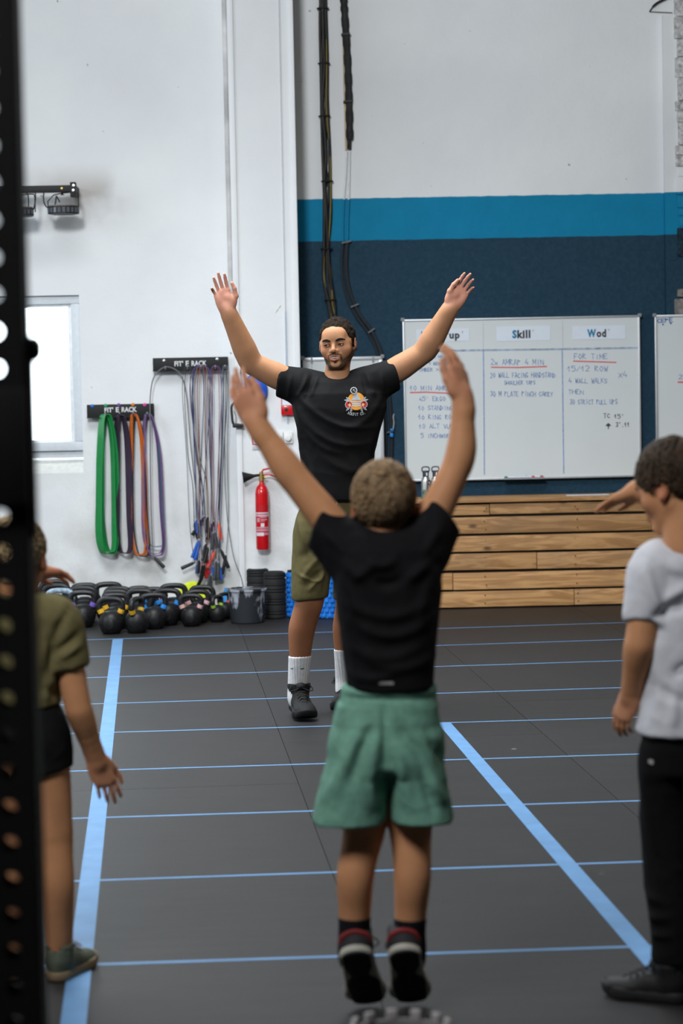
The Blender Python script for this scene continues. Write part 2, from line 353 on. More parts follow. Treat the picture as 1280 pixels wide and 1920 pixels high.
# left wall with the window opening (window right jamb at x = -1.30)
wx1, wx0, wz0, wz1 = -1.285, -2.45, 0.945, 2.113
mb = MB()
mb.box((-9, YL, 0), (wx0, YL+.42, 6.2)); mb.box((wx1, YL, 0), (XP0+.02, YL+.42, 6.2))
mb.box((wx0, YL, 0), (wx1, YL+.42, wz0)); mb.box((wx0, YL, wz1), (wx1, YL+.42, 6.2))
o = mb.build('wall_rear', M_WHITE, smooth=0); o['kind'] = 'structure'
o = MB().box((XP1-.02, YB, 0), (9, YB+.3, 6.2)).build('wall_back', M_PAINT, smooth=0); o['kind'] = 'structure'
# white boxed pillar with a thin steel edge, rolled corner and seam
o = MB().box((XP0, YP, 0), (XP1-.035, YB+.1, 6.2)).build('trim_1', M_WHITE, smooth=0); o['kind'] = 'structure'; pillar = o
q = MB().box((XP1-.035, YP-.012, 0), (XP1, YB+.1, 6.2), 0.006).build('corner_strip', M_SMOOTH, pillar)
q = MB().box((XP0-.005, YP-.014, 0), (XP0+.035, YP+.04, 6.2), 0.008).build('edge_strip', M_SMOOTH, pillar)
x = A(533, 500, YP)[0]
q = MB().box((x-.0035, YP-.006, 1.95), (x+.0035, YP, 6.2)).build('cover_strip', mat('dull grey edge', (0.5, 0.53, 0.56), .6), pillar)
q = MB().box((x-.0045, YP-.011, 1.25), (x+.0045, YP, 1.97)).build('cover_strip', mat('blue grey trunking', (0.38, 0.45, 0.55), .4), pillar)
mb = MB()
for px, py, l, ang in [(522, 578, .045, 55), (518, 584, .03, 60)]:
    c = A(px, py, YP); d = Vector((math.cos(R_(ang)), 0, math.sin(R_(ang))))*l/2
    mb.tube([Vector(c)-d, Vector(c)+d], [.0015, .0055], 6)
mb.build('dent_patch', mat('peeled filler', (0.62, 0.62, 0.58), .8), pillar)
# tube between left wall and pillar; its tone paints the gap's shade and stain
o = MB().tube([(XP0-.022, YL-.004, 2.05), (XP0-.026, YL-.004, 6.2)], 0.017, 10).build('trim_2', mat('stained shaded gap', (0.55, 0.54, 0.54), .8, var=.3, scale=5)); o['kind'] = 'structure'
# right hand pier, rough concrete block edge
xr = A(1244, 400, YB)[0]
mb = MB().box((xr, YB-.05, 0), (6.5, YB+.02, A(1244, 30, YB)[2]))
o = mb.build('wall_right_pier', M_PAINT, smooth=0); o['kind'] = 'structure'; pier = o
rr = random.Random(4); M_ROUGH = mat('bare rough block', (0.19, 0.18, 0.17), .95, var=.5, scale=30, bump=.6, bscale=60)
M_RW = mat('rough white block', (0.50, 0.50, 0.49), .95, var=.45, scale=35, bump=.9, bscale=70); M_RB = mat('rough blue block', (0.012, 0.030, 0.045), .95, var=.6, scale=35, bump=.9, bscale=70); z = 2.9
while z < 4.4:
    h = rr.uniform(.05, .16); x0 = xr+.085+rr.uniform(-.014, .012)
    MB().box((x0, YB-.062-rr.uniform(0, .012), z), (x0+.5, YB+.01, z+h-.003), .010).build('brick', M_RW, pier); z += h
z = 2.3
while z < 2.87:
    h = rr.uniform(.05, .12); x0 = xr+.085+rr.uniform(-.02, .012)
    MB().box((x0, YB-.058-rr.uniform(0, .012), z), (x0+.5, YB+.01, z+h-.008), .010).build('brick', M_RB if z < 2.44 else M_PAINT, pier); z += h
for x0, z0, x1, z1 in [(xr+.055, 1.9, xr+.5, 2.02), (xr+.075, 2.03, xr+.5, 2.085)]:
    MB().box((x0, YB-.075, z0), (x1, YB-.03, z1), .012).build('brick', M_ROUGH, pier)
# unseen hall around
M_HALL = mat('hall plaster', (0.55, 0.55, 0.55), .9, var=.03, scale=1)
for nm, lo, hi in [('wall_left', (-9, -4, 0), (-8.7, YL, 6.2)), ('wall_right', (8.7, -4, 0), (9, YB, 6.2)), ('wall_front', (-9, -4.3, 0), (9, -4, 6.2)), ('ceiling', (-9, -4.3, 6.2), (9, 16, 6.45))]:
    o = MB().box(lo, hi).build(nm, M_HALL if nm != 'wall_front' else mat('dark hall end', (0.08, 0.08, 0.085), .9), smooth=0); o['kind'] = 'structure'

# window
win = empty('window_1', ((wx0+wx1)/2, YL, wz0)); win['kind'] = 'structure'
def wl(p): return (p[0]-(wx0+wx1)/2, p[1]-YL, p[2]-wz0)
M_FRAME = mat('white window frame', (0.60, 0.64, 0.68), .45, var=.04)
mb = MB(); zf = 1.09
for lo, hi in [((wx0+.001, YL+.03, zf+.06), (wx0+.06, YL+.13, wz1-.055)), ((wx1-.058, YL+.03, zf+.06), (wx1-.001, YL+.13, wz1-.055)), ((wx0+.001, YL+.03, wz1-.055), (wx1-.001, YL+.13, wz1-.001)), ((wx0+.001, YL+.03, zf), (wx1-.001, YL+.13, zf+.06))]: mb.box(wl(lo), wl(hi), .006)
mb.build('window_frame', M_FRAME, win)
mb = MB()
for lo, hi in [((wx0+.06, YL+.06, zf+.072), (wx0+.085, YL+.11, wz1-.075)), ((wx1-.083, YL+.06, zf+.072), (wx1-.058, YL+.11, wz1-.075)), ((wx0+.06, YL+.06, wz1-.075), (wx1-.058, YL+.11, wz1-.055)), ((wx0+.06, YL+.06, zf+.06), (wx1-.058, YL+.11, zf+.072))]: mb.box(wl(lo), wl(hi), .003)
mb.build('sash', mat('window sash', (0.70, 0.73, 0.75), .4), win)
gm = bpy.data.materials.new('window glass'); gm.use_nodes = True; nt = gm.node_tree
gb = nt.nodes.new('ShaderNodeBsdfGlossy'); gb.inputs['Roughness'].default_value = .02; tb = nt.nodes.new('ShaderNodeBsdfTransparent'); tb.inputs[0].default_value = (.96, .98, .97, 1)
ms = nt.nodes.new('ShaderNodeMixShader'); ms.inputs[0].default_value = .06; nt.links.new(tb.outputs[0], ms.inputs[1]); nt.links.new(gb.outputs[0], ms.inputs[2]); nt.links.new(ms.outputs[0], nt.nodes['Material Output'].inputs[0])
MB().box(wl((wx0+.06, YL+.082, zf+.06)), wl((wx1-.06, YL+.088, wz1-.06))).build('pane', gm, win, smooth=0)
mb = MB().box(wl((wx0, YL+.06, zf-.05)), wl((wx1, YL+.13, zf)), .004)
mb.build('lower_rail', M_FRAME, win)
v = [wl(p) for p in ((wx0, YL+.005, wz0), (wx1, YL+.005, wz0), (wx1, YL+.14, wz0+.092), (wx0, YL+.14, wz0+.092))]
MB().poly(v, (0, .0, -.004)).build('window_sill', mat('sill tiles', (0.70, 0.71, 0.68), .5), win, smooth=0)

# wall stains behind the light bar
# ================================================================== PLANK COUNTER
CX0, CX1, CY = 0.70, 3.9, 15.08
pc = thing('plank_counter', (CX0, CY, 0), 'long low counter clad in reclaimed pine planks under the whiteboards', 'counter')
def cl(x, y, z): return (x-CX0, y-CY, z)
MB().box(cl(CX0+.01, CY+.02, 0.0), cl(CX1, YB-.056, .685)).build('carcass', mat('dark carcass', (0.012, 0.010, 0.008), .9), pc, smooth=0)
rows = [(.006, .118), (.124, .243), (.250, .366), (.373, .484), (.491, .607), (.613, .690)]
joints = {0: [1.93], 1: [A(848.6, 1090, 15.08)[0], 2.9], 2: [A(1006, 1055, 15.08)[0]], 3: [2.75], 4: [2.45], 5: [A(917.6, 950, 15.08)[0], 2.7]}
rr = random.Random(11)
for r, (z0, z1) in enumerate(rows):
    xs = [CX0]+joints[r]+[CX1]
    for xa, xb in zip(xs, xs[1:]):
        dy = rr.uniform(-.004, .004); dz = rr.uniform(-.002, .002)
        o = MB().box((-(xb-xa)/2+.002, -.011, -(z1-z0)/2+.0045), ((xb-xa)/2-.002, .011, (z1-z0)/2-.0045), .003).build('plank', M_WOOD, pc)
        o.location = cl((xa+xb)/2, CY+.011+dy, (z0+z1)/2+dz); o.rotation_euler = (0, rr.uniform(-.0012, .0012), 0)
for xa, xb in [(CX0-.015, 2.27), (2.274, CX1+.01)]:
    o = MB().box((-(xb-xa)/2, -.225, -.0135), ((xb-xa)/2, .166, .0135), .004).build('top_board', M_WOOD, pc); o.location = cl((xa+xb)/2, CY+.2, .713)
mb = MB(); rr = random.Random(2)
for r, (z0, z1) in enumerate(rows):
    for x in (CX0+.04, 1.35, 1.95, 2.5):
        for zz in (z0+.03, z1-.03): mb.lathe([(0, -.0015), (.004, -.001), (.004, .002)], 6, cl(x+rr.uniform(-.01, .01), CY-.004, zz), Matrix.Rotation(R_(90), 4, 'X'))
o = mb.build('nail_heads', mat('nail', (.05, .045, .04), .5, .6), pc); o['kind'] = 'stuff'

# ================================================================== WHITEBOARDS
def whiteboard(name, c00, c11, Y, label, frame=.012):
    x0, z1 = c00; x1, z0 = c11
    t = thing(name, (x0, Y, z0), label, 'whiteboard'); w, h = x1-x0, z1-z0
    MB().box((.004, -.012, .004), (w-.004, .008, h-.004)).build('writing_surface', BOARD, t, smooth=0)
    mb = MB()
    for lo, hi in [((0, -.02, 0), (w, .008, frame)), ((0, -.02, h-frame), (w, .008, h)), ((0, -.02, frame), (frame, .008, h-frame)), ((w-frame, -.02, frame), (w, .008, h-frame))]: mb.box(lo, hi, .002)
    mb.build('frame', ALU, t)
    for cx in (0, w):
        for cz in (0, h): MB().box((cx-.012, -.023, cz-.012), (cx+.012, .006, cz+.012), .003).build('corner_cap', mat('grey corner cap', (.22, .23, .25), .5), t)
    return t, w, h
YW = 15.47
a, b = A(754, 599.5, YW), A(1202, 893.5, YW)
wb, ww, wh = whiteboard('whiteboard', (a[0], a[2]), (b[0], b[2]), YW, 'wide wall whiteboard divided into three columns of handwritten workout notes')
ox, oz = a[0], b[2]
def wp(px, py, base=(ox, oz), Y=YW):
    p = A(px, py, Y-.013); return Vector((p[0]-base[0], -.0125, p[2]-base[1]))
def mline(pts, w, m, name, par, base=(ox, oz)):
    mb = MB(); P_ = [wp(x, y, base) for x, y in pts]
    for p, q in zip(P_, P_[1:]):
        t = (q-p).normalized(); s = t.cross(Vector((0, 1, 0)))*w/2; mb.poly([p+s, q+s, q-s, p-s], (0, -.0012, 0))
    return mb.build(name, m, par, smooth=0)
INKG = mat('faded header rule', (.30, .37, .48), .6, var=.4, scale=30)
mline([(759, 659), (905, 656.5), (1055, 654.5), (1196, 652)], .012, INKG, 'ruled_line', wb)
mline([(905, 603), (905.5, 656)], .004, mat('pale joint', (.5, .55, .6), .5), 'ruled_line', wb)
mline([(1054, 601), (1054.5, 655)], .004, MATS['pale joint'], 'ruled_line', wb)
mline([(905.8, 657), (907, 780), (907.8, 890)], .007, INKB, 'ruled_line', wb)
mline([(1053.6, 656), (1055, 780), (1056.5, 888)], .007, INKB, 'ruled_line', wb)
U_ = Vector((1, 0, 0)); Z_ = Vector((0, 0, 1))
for (hx0, hy0, hx1, hy1), first, rest, fx0, fx1, rx1, by, hh in [((781, 616, 879, 641), 'W', "arm'up", 789, 803, 861.5, 635, 14), ((931, 611, 1031, 640), 'S', 'kill', 960, 968.5, 994, 633.5, 15), ((1073, 610, 1172, 637), 'W', 'od', 1100.5, 1117, 1136, 631.5, 14.5)]:
    p, q = wp(hx0, hy1), wp(hx1, hy0)
    sh = MB().box((p.x, -.0142, p.z), (q.x, -.0122, q.z)).build('header_sheet', PAPER, wb, smooth=0)
    s = .00348
    for body, xa, xb, m in ((first, fx0, fx1, TEALT), (rest, fx1+.8, rx1, INKK)):
        o = wp(xa, by); lettering('header_lettering', body, (o.x, -.0148, o.z), U_, Z_, (xb-xa)*s*1.03, m, sh, bold=.045, height=hh*s)
    o = wp(rx1+3, by-hh+4); lettering('header_lettering', 'Y', (o.x, -.0148, o.z), U_, Z_, 4*s, mat('grey print', (.2, .2, .25), .6), sh, bold=.01, height=4*s)
S_ = .0036
for body, x0, x1, y, h, m in [("N MEN", 811, 838, 672, 5, INKB), ("Y BENT", 804, 830, 684, 5, INKB), ("CMBER > BO", 786, 838, 696, 6, INKB), ("10 MIN AMRAP", 768, 852, 732, 8.5, INKB), ("45' ERGO", 786, 836, 752, 8, INKB), ("10 STANDING B", 784, 862, 769, 8, INKB),
                              ("10 RING ROWS", 784, 860, 786, 8, INKB), ("10 ALT VUPS", 785, 858, 803, 8, INKB), ("5 INCHWORM", 789, 850, 821, 8, INKB), ("2X AMRAP 4 MIN", 920, 1020, 684, 10, INKB), ("20 WALL FACING HANDSTAND", 919, 1042, 708, 9, INKB),
                              ("SHOULDER TAPS", 945, 1004, 721, 7, INKB), ("30 M PLATE PINCH CARRY", 919, 1037, 743, 9, INKB), ("FOR TIME", 1076, 1140, 673, 9, INKB), ("15/12 ROW", 1063, 1141, 696, 10, INKB), ("4 WALL WALKS", 1066, 1139, 718, 9, INKB),
                              ("X4", 1159, 1177, 708, 12, INKB), ("THEN", 1065, 1095, 739, 8, INKB), ("30 STRICT PULL UPS", 1068, 1158, 758, 9, INKB), ("TC 15'", 1131, 1171, 784, 8, INKK), ("3'.11", 1154, 1181, 800, 8, INKK)]:
    p = wp(x0, y); q = wp(x1, y); handwriting('handwriting', body, p, q, h*S_, m, wb)
for pts in [[(768, 736), (800, 735.3), (846, 737.5)], [(920, 688.5), (970, 689), (1025, 687)], [(1074, 677), (1110, 678), (1155, 679.5)]]: mline(pts, .008, INKR, 'underline', wb)
mb = MB(); c = wp(1140, 797); mb.poly([c+Vector((-.02, 0, -.004)), c+Vector((0, 0, .015)), c+Vector((.02, 0, -.004)), c+Vector((.004, 0, -.008)), c+Vector((.002, 0, -.028)), c+Vector((-.002, 0, -.028)), c+Vector((-.004, 0, -.008))], (0, -.0012, 0)); mb.build('drawn_arrow', INKK, wb, smooth=0)
# pen tray with markers
p, q = A(944, 899, YW-.05), A(1020, 896, YW-.05)
tr = thing('pen_tray', (p[0], YW-.02, p[2]), 'narrow grey pen tray hooked under the three-column whiteboard', 'tray')
L_ = q[0]-p[0]
MB().box((0, -.055, 0), (L_, 0, .004)).box((0, -.058, 0), (L_, -.054, .012)).build('tray', mat('tray grey', (.25, .27, .30), .5), tr, smooth=0)
for i, (f0, f1, y, cb, cc, lab) in enumerate([(.02, .40, -.035, (.62, .66, .70), (.02, .16, .10), 'white board marker with green cap, leftmost in the pen tray'), (.36, .60, -.017, (.62, .66, .70), (.02, .05, .25), 'white board marker with dark blue cap in the pen tray'), (.52, .76, -.036, (.60, .62, .66), (.62, .03, .03), 'marker with red cap in the middle of the pen tray'), (.72, .98, -.017, (.64, .66, .70), (.5, .06, .05), 'white marker at the right end of the pen tray')]):
    t = thing('board_marker', (p[0]+L_*f0, YW-.02+y, p[2]+.0125), lab, 'marker', 'markers in the pen tray'); l = L_*(f1-f0)
    bl, cp = (0, .7) if i != 0 else (.18, 1)
    MB().tube([(l*bl, 0, 0), (l*cp, 0, 0)], .0085, 10).build('barrel', mat('marker barrel %d' % i, cb, .4), t)
    MB().tube([(l*.68, 0, 0), (l, 0, 0)] if i else [(0, 0, 0), (l*.2, 0, 0)], .0088, 10).build('cap', mat('marker cap %d' % i, cc, .4), t)
# second whiteboard, cut by the frame
a2 = A(1226, 591, YB-.075); b2 = A(1226, 906, YB-.075); Y2 = YB-.075
wb2, w2, h2 = whiteboard('whiteboard', (a2[0], a2[2]), (a2[0]+1.5, b2[2]), Y2, 'second whiteboard at the right edge of the picture, mostly blank', .014)
base2 = (a2[0], b2[2])
def wp2(px, py): p = A(px, py, Y2-.013); return Vector((p[0]-base2[0], -.0125, p[2]-base2[1]))
handwriting('handwriting', 'CEPE', wp2(1232, 605), wp2(1262, 603.5), 7*S_, INKB, wb2, .007)
handwriting('handwriting', '2X4 RUN', wp2(1272, 711), wp2(1330, 709), 9*S_, INKB, wb2)
mb = MB()
for px, py in ((1242.5, 608.5), (1257, 606.5)): mb.lathe([(0, -.001), (.006, -.001), (.006, .001), (0, .001)], 8, wp2(px, py), Matrix.Rotation(R_(90), 4, 'X'))
o = mb.build('ink_dots', mat('dark blue ink', (.05, .07, .2), .6), wb2); o['kind'] = 'stuff'
p, q = wp2(1270, 716.5), wp2(1330, 716); MB().poly([p+Z_*.005, q+Z_*.005, q-Z_*.005, p-Z_*.005], (0, -.0012, 0)).build('underline', INKR, wb2, smooth=0)
# grey framed board behind the coach
a3 = A(567, 671, 15.40); b3 = A(716, 945, 15.40)
wb3, w3, h3 = whiteboard('whiteboard', (a3[0], a3[2]), (b3[0]+.02, b3[2]), 15.40, 'smaller grey framed whiteboard behind the coach, beside the white pillar', .022)
def p3(px, py): p = A(px, py, 15.385); return Vector((p[0]-a3[0], -.0125, p[2]-b3[2]))
for px in (584, 699):
    c = p3(px, 671); MB().box((c.x-.006, -.0235, h3-.036), (c.x+.006, 0, h3+.003), .002).build('clip', mat('grey clip', (.25, .26, .28), .5), wb3)
    MB().box((c.x-.003, -.0135, .03), (c.x+.003, -.012, h3-.03)).build('joint_line', mat('joint grey', (.42, .46, .52), .5), wb3, smooth=0)
for i, ch in enumerate('9NN9I'):
    c = p3(709, 806-i*7.5); lettering('side_lettering', ch if ch != '9' else 'o', (c.x+.012, -.0128, c.z), (0, 0, 1), (-1, 0, 0), .022, mat('faint print', (.38, .42, .42), .6), wb3, bold=.02, height=.032)

# ================================================================== CABLES ON THE PAINTED WALL
def polyw(pts, Y): return [Vector(A(x, y, Y)) for x, y in pts]
def smooth_path(P_, n=10):
    out = []; P_ = [Vector(p) for p in P_]
    for i in range(len(P_)-1):
        p0, p1, p2, p3_ = P_[max(i-1, 0)], P_[i], P_[i+1], P_[min(i+2, len(P_)-1)]
        for k in range(n):
            t = k/n; out.append(.5*((2*p1)+(p2-p0)*t+(2*p0-5*p1+4*p2-p3_)*t*t+(3*p1-p0-3*p2+p3_)*t**3))
    out.append(P_[-1]); return out
trunk = [(596, -600), (601, -250), (604, -30), (605, 40), (607, 120), (608, 200), (611, 280), (613, 340), (614, 400), (612, 465), (614, 520), (621, 570), (625, 610), (628, 680)]
tw = [8, 8, 8, 8, 8, 8, 9, 9, 9, 7, 10, 8, 7, 7]
root = Vector(A(613, 400, YB-.03))
bun = thing('cable_bundle', root, 'thick bundle of black and yellow cables tied up the painted wall', 'cables')
rr = random.Random(5); CABM = [mat('black cable', (.014, .014, .014), .5), mat('brown black cable', (.035, .026, .018), .5), mat('yellow green cable', (.20, .15, .025), .5), mat('grey cable', (.055, .055, .058), .5)]
for k in range(13):
    ph = rr.uniform(0, 6.28); pts = []
    for (x, y), w_ in zip(trunk, tw):
        ph += rr.uniform(-.9, .9); pts.append(Vector(A(x+w_*.8*math.cos(ph), y, YB-.036+.018*math.sin(ph)))-root)
    MB().tube(smooth_path(pts, 5), (.0045 if k in (3, 12) else (.0092 if k % 3 else .0075)), 6).build('cable', CABM[[0, 1, 0, 2, 0, 0, 0, 0, 0, 0, 1, 0, 2][k]], bun)
for (x, y) in [(605, 16), (607, 119), (608, 218), (613, 340), (612, 467), (619, 563)]:
    c = Vector(A(x, y, YB-.036))-root; pts = [c+Vector((.036*math.cos(t*.5236), .026*math.sin(t*.5236), 0)) for t in range(12)]
    MB().tube(pts, .006, 6, closed=True).build('cable_tie', BLACKP, bun)
root = Vector(A(650, 200, YB-.02))
lag = thing('insulated_pipe', root, 'pipe wrapped in black lagging with a pale wooden batten behind it', 'pipe')
pts = [Vector(A(x, y, YB-.028))-root for x, y in [(629, -600), (637, -250), (643, -30), (646, 30), (651, 110), (654, 190), (655.5, 262)]]
mb = MB(); sp_ = smooth_path(pts, 16); mb.tube(sp_, [.0235+(.003 if i % 7 < 4 else -.001) for i in range(len(sp_))], 10); mb.build('lagging', mat('black tape lagging', (.02, .02, .021), .6, var=.4, scale=20), lag)
mb = MB().tube([Vector(A(655, 258, YB-.024))-root, Vector(A(654.5, 280, YB-.024))-root], .014, 10); mb.build('pipe_end', BLACKP, lag)
p, q = Vector(A(625.5, -600, YB-.012))-root, Vector(A(648.5, 281, YB-.012))-root
MB().ribbon([p, q], (.012, 0, 0), .014).build('batten', mat('pale batten', (.52, .40, .26), .7), lag, smooth=0)
for x, y in ((648, 65), (652, 191)):
    c = Vector(A(x, y, YB-.03))-root; MB().ribbon([c+Vector((-.03, 0, 0)), c+Vector((.028, 0, .003))], (0, 0, .012), .062).build('strap', BLACKP, lag, smooth=0)
root = Vector(A(652, 360, YB-.014))
pp = thing('conduit_pair', root, 'pair of thin pipes painted to match the wall bands, bending down beside the whiteboard', 'pipe')
def seg(pts, r, m, nm='pipe', n=10): MB().tube(smooth_path([Vector(A(x, y, YB-.017))-root for x, y in pts], n), r, 8).build(nm, m, pp)
MW = mat('white pipe paint', (.74, .76, .78), .5); MT = mat('teal pipe paint', (.004, .19, .355), .5); MN = mat('dark rubber hose', (.022, .027, .033), .42)
seg([(655, 283), (654.5, 320), (653.5, 374)], .008, MW); seg([(650, 283), (648, 330), (645, 374)], .0055, MW)
seg([(653.5, 374), (652, 410), (651, 452)], .008, MT); seg([(645, 374), (643.5, 410), (643, 453)], .0055, MT)
seg([(651, 452), (649, 500), (655, 545), (673, 588), (697, 622), (714, 660), (724, 705), (731, 760), (734, 830), (731, 900)], .0135, MN, 'hose')
seg([(643, 453), (640.5, 500), (647, 548), (664, 588), (688, 622), (706, 660), (716, 705), (722, 760), (724, 830), (722, 900)], .0085, MN, 'hose')
for x0, y0, x1, y1 in [(640, 456, 658, 452), (657, 576, 672, 570), (690, 624, 702, 616), (725, 811, 738, 808)]:
    a_, b_ = Vector(A(x0, y0, YB-.02))-root, Vector(A(x1, y1, YB-.02))-root; MB().ribbon([a_, b_], (0, .034, 0), .010).build('clamp', mat('clamp grey', (.10, .11, .12), .5, .3), pp, smooth=0)
c = Vector(A(733.5, 810, YB-.04))-root
MB().box(c+Vector((-.011, -.012, -.034)), c+Vector((.012, .008, -.007)), .004).box(c+Vector((-.008, -.012, .008)), c+Vector((.015, .008, .022)), .003).build('connector', mat('blue connector', (.015, .20, .62), .4), pp)
MB().tube(smooth_path([c+Vector((.012, 0, .02)), c+Vector((.018, 0, .06)), c+Vector((.015, 0, .1)), c+Vector((.02, .01, .12))], 6), .005, 6).build('grey_lead', mat('light grey lead', (.28, .29, .30), .5), pp)
# short wires top right and top left of the wall
root = Vector(A(1217, 22, YB-.01))
t = thing('wire_stub', root, 'loose black wire stub sticking out high on the right of the white wall', 'wire')
MB().tube(smooth_path([Vector(A(x, y, YB-.02))-root for x, y in [(1217, 22), (1224, 12), (1234, 4), (1250, -4), (1262, -12)]], 5), [.004]*5+[.008]*16, 6).build('wire', BLACKP, t)
MB().tube([Vector(A(1218, 22, YB-.012))-root, Vector(A(1260, 24, YB-.012))-root], .003, 5).build('nail', mat('rusty nail', (.12, .10, .08), .7), t)

# ================================================================== ROPE RACK, BAND RACK
def sign_rack(name, tl, br, Y, label, tx0, tx1, tby, th, screws):
    a_, b_ = A(*tl, Y), A(*br, Y); t = thing(name, (a_[0], YL, b_[2]), label, 'rack', 'wall racks with stencilled lettering'); w, h = b_[0]-a_[0], a_[2]-b_[2]; yy = Y-YL
    MB().box((0, yy, 0), (w, yy+.006, h), .0025).box((0, yy-.05, 0), (w, yy+.004, .004)).build('plate', BLACKM, t)
    MB().box((.02, yy+.006, .02), (.05, -.001, h-.02)).box((w-.05, yy+.006, .02), (w-.02, -.001, h-.02)).build('standoff', BLACKM, t, smooth=0)
    p = A(tx0, tby, Y); wd = (tx1-tx0)*.00353
    for body, f0, f1 in (("FIT'", 0, .27), ('E', .35, .45), ('RACK', .53, 1)):
        lettering('stencil_lettering', body, (p[0]-a_[0]+wd*f0, yy-.001, p[2]-b_[2]), U_, Z_, wd*(f1-f0), mat('stencil white', (.62, .64, .65), .6), t, bold=.03, height=th*.00353)
    for px, py, m in screws:
        p = A(px, py, Y); MB().lathe([(0, .004), (.008, .003), (.0115, 0)], 12, (p[0]-a_[0], yy-.001, p[2]-b_[2]), Matrix.Rotation(R_(90), 4, 'X')).build('screw' if m is STEEL else 'coloured_dot', m, t)
    return t, a_[0], b_[2], w, h
YR = YL-.03
M5 = [mat('dot %d' % i, c, .5) for i, c in enumerate([(.01, .16, .55), (.01, .35, .13), (.20, .06, .35), (.70, .20, .01), (.65, .08, .35)])]
rk1 = sign_rack('rope_rack', (286, 671.5), (428, 694), YR, 'upper black wall rack from which the skipping ropes hang', 327, 387, 686.5, 9.5, [(307.5, 676.5, STEEL), (407, 673.5, STEEL)])
rk2 = sign_rack('band_rack', (162.5, 759), (289, 781.5), YR, 'lower black wall rack with coloured dots holding the stretch bands', 196, 256, 773, 9, [(173, 761, M5[0]), (198, 760, M5[1]), (222.5, 759, M5[2]), (249, 758.5, M5[3]), (271, 758.5, M5[4])])
for t, x0, z0, w, h, pxs in [(rk1[0], rk1[1], rk1[2], rk1[3], rk1[4], (311, 352, 377, 404, 422)), (rk2[0], rk2[1], rk2[2], rk2[3], rk2[4], (199, 225.5, 251, 277))]:
    for px in pxs:
        x = A(px, 780 if t is rk2[0] else 692, YR)[0]-x0
        MB().tube([(x, -.03, .012), (x, -.10, .014), (x, -.115, .03)], .0055, 8).build('hook', STEEL, t)

def band(px, top, bot, wt, wb_, colm, width, th, Y, label, tilt, skew=0, ph=0):
    """closed rubber loop hung over a hook"""
    root = Vector(A(px, top, Y)); pts = []; ws = []; n = 44; s = .00353
    H = (bot-top)*s
    for i in range(n):
        t = 2*math.pi*i/n; u_ = math.sin(t); v_ = math.cos(t)
        f = (1-v_)/2                      # 0 top .. 1 bottom
        hw = (wt+(wb_-wt)*min(1, f*1.15)**.8)*s*(abs(u_)**.45)*(1 if u_ >= 0 else -1)
        z = -H*(.5-.5*math.copysign(abs(v_)**.62, v_))
        pts.append((hw+skew*s*f+.008*math.sin(5*f+ph)*math.sin(math.pi*f), .012*math.sin(3*f+ph), z))
        a_ = R_(tilt+25*math.sin(2.2*f+ph)*math.sin(math.pi*f)); ws.append((math.sin(a_)*width, -math.cos(a_)*width, 0))
    t = tag(empty('stretch_band', root), label, 'band', 'stretch bands on the lower rack')
    MB().ribbon(pts, ws, th, closed=True).build('loop', colm, t)
    return t
BG = mat('green rubber', (.012, .20, .05), .45); BK = mat('purple black rubber', (.035, .022, .042), .5); BO = mat('orange rubber', (.55, .13, .02), .45); BD = mat('dark inner rubber', (.018, .014, .014), .5); BPU = mat('violet rubber', (.17, .10, .23), .45); BT = mat('teal rubber', (.02, .13, .16), .45)
YH = YL-.085
band(198, 777, 1037, 9, 17, BG, .064, .006, YH, 'broad green stretch band, outer loop on the first hook', 38, -2)
band(201, 780, 1033, 7, 15, BG, .050, .006, YH+.004, 'green stretch band nested inside the broad green one', -28, 3, 1.2)
band(225, 778, 1036, 8, 14, BK, .055, .006, YH, 'dark purple stretch band hanging next to the green ones', 30, 3, .6)
band(251, 776, 1040, 8.5, 17, BO, .030, .006, YH, 'orange stretch band on the third hook of the lower rack', 18, 6, .3)
band(251.5, 779, 1038, 6.5, 13, BO, .022, .006, YH-.004, 'thin orange stretch band nested in the larger orange loop', 16, 5, .9)
band(254, 781, 1042, 7.5, 15, BD, .034, .006, YH+.012, 'black stretch band hanging just behind the orange loops', 12, 9, 1.6)
band(277, 777, 1041, 9, 21, BPU, .034, .006, YH, 'violet stretch band on the last hook of the lower rack', 22, 9, .5)
band(277.5, 780, 1037, 7, 18, BPU, .022, .005, YH-.004, 'thin violet stretch band nested in the wider violet one', -14, 8, 1.4)
band(277, 775, 1024, 10.5, 20, BT, .020, .005, YH+.014, 'thin teal stretch band behind the violet ones', 10, 11, 2.0)

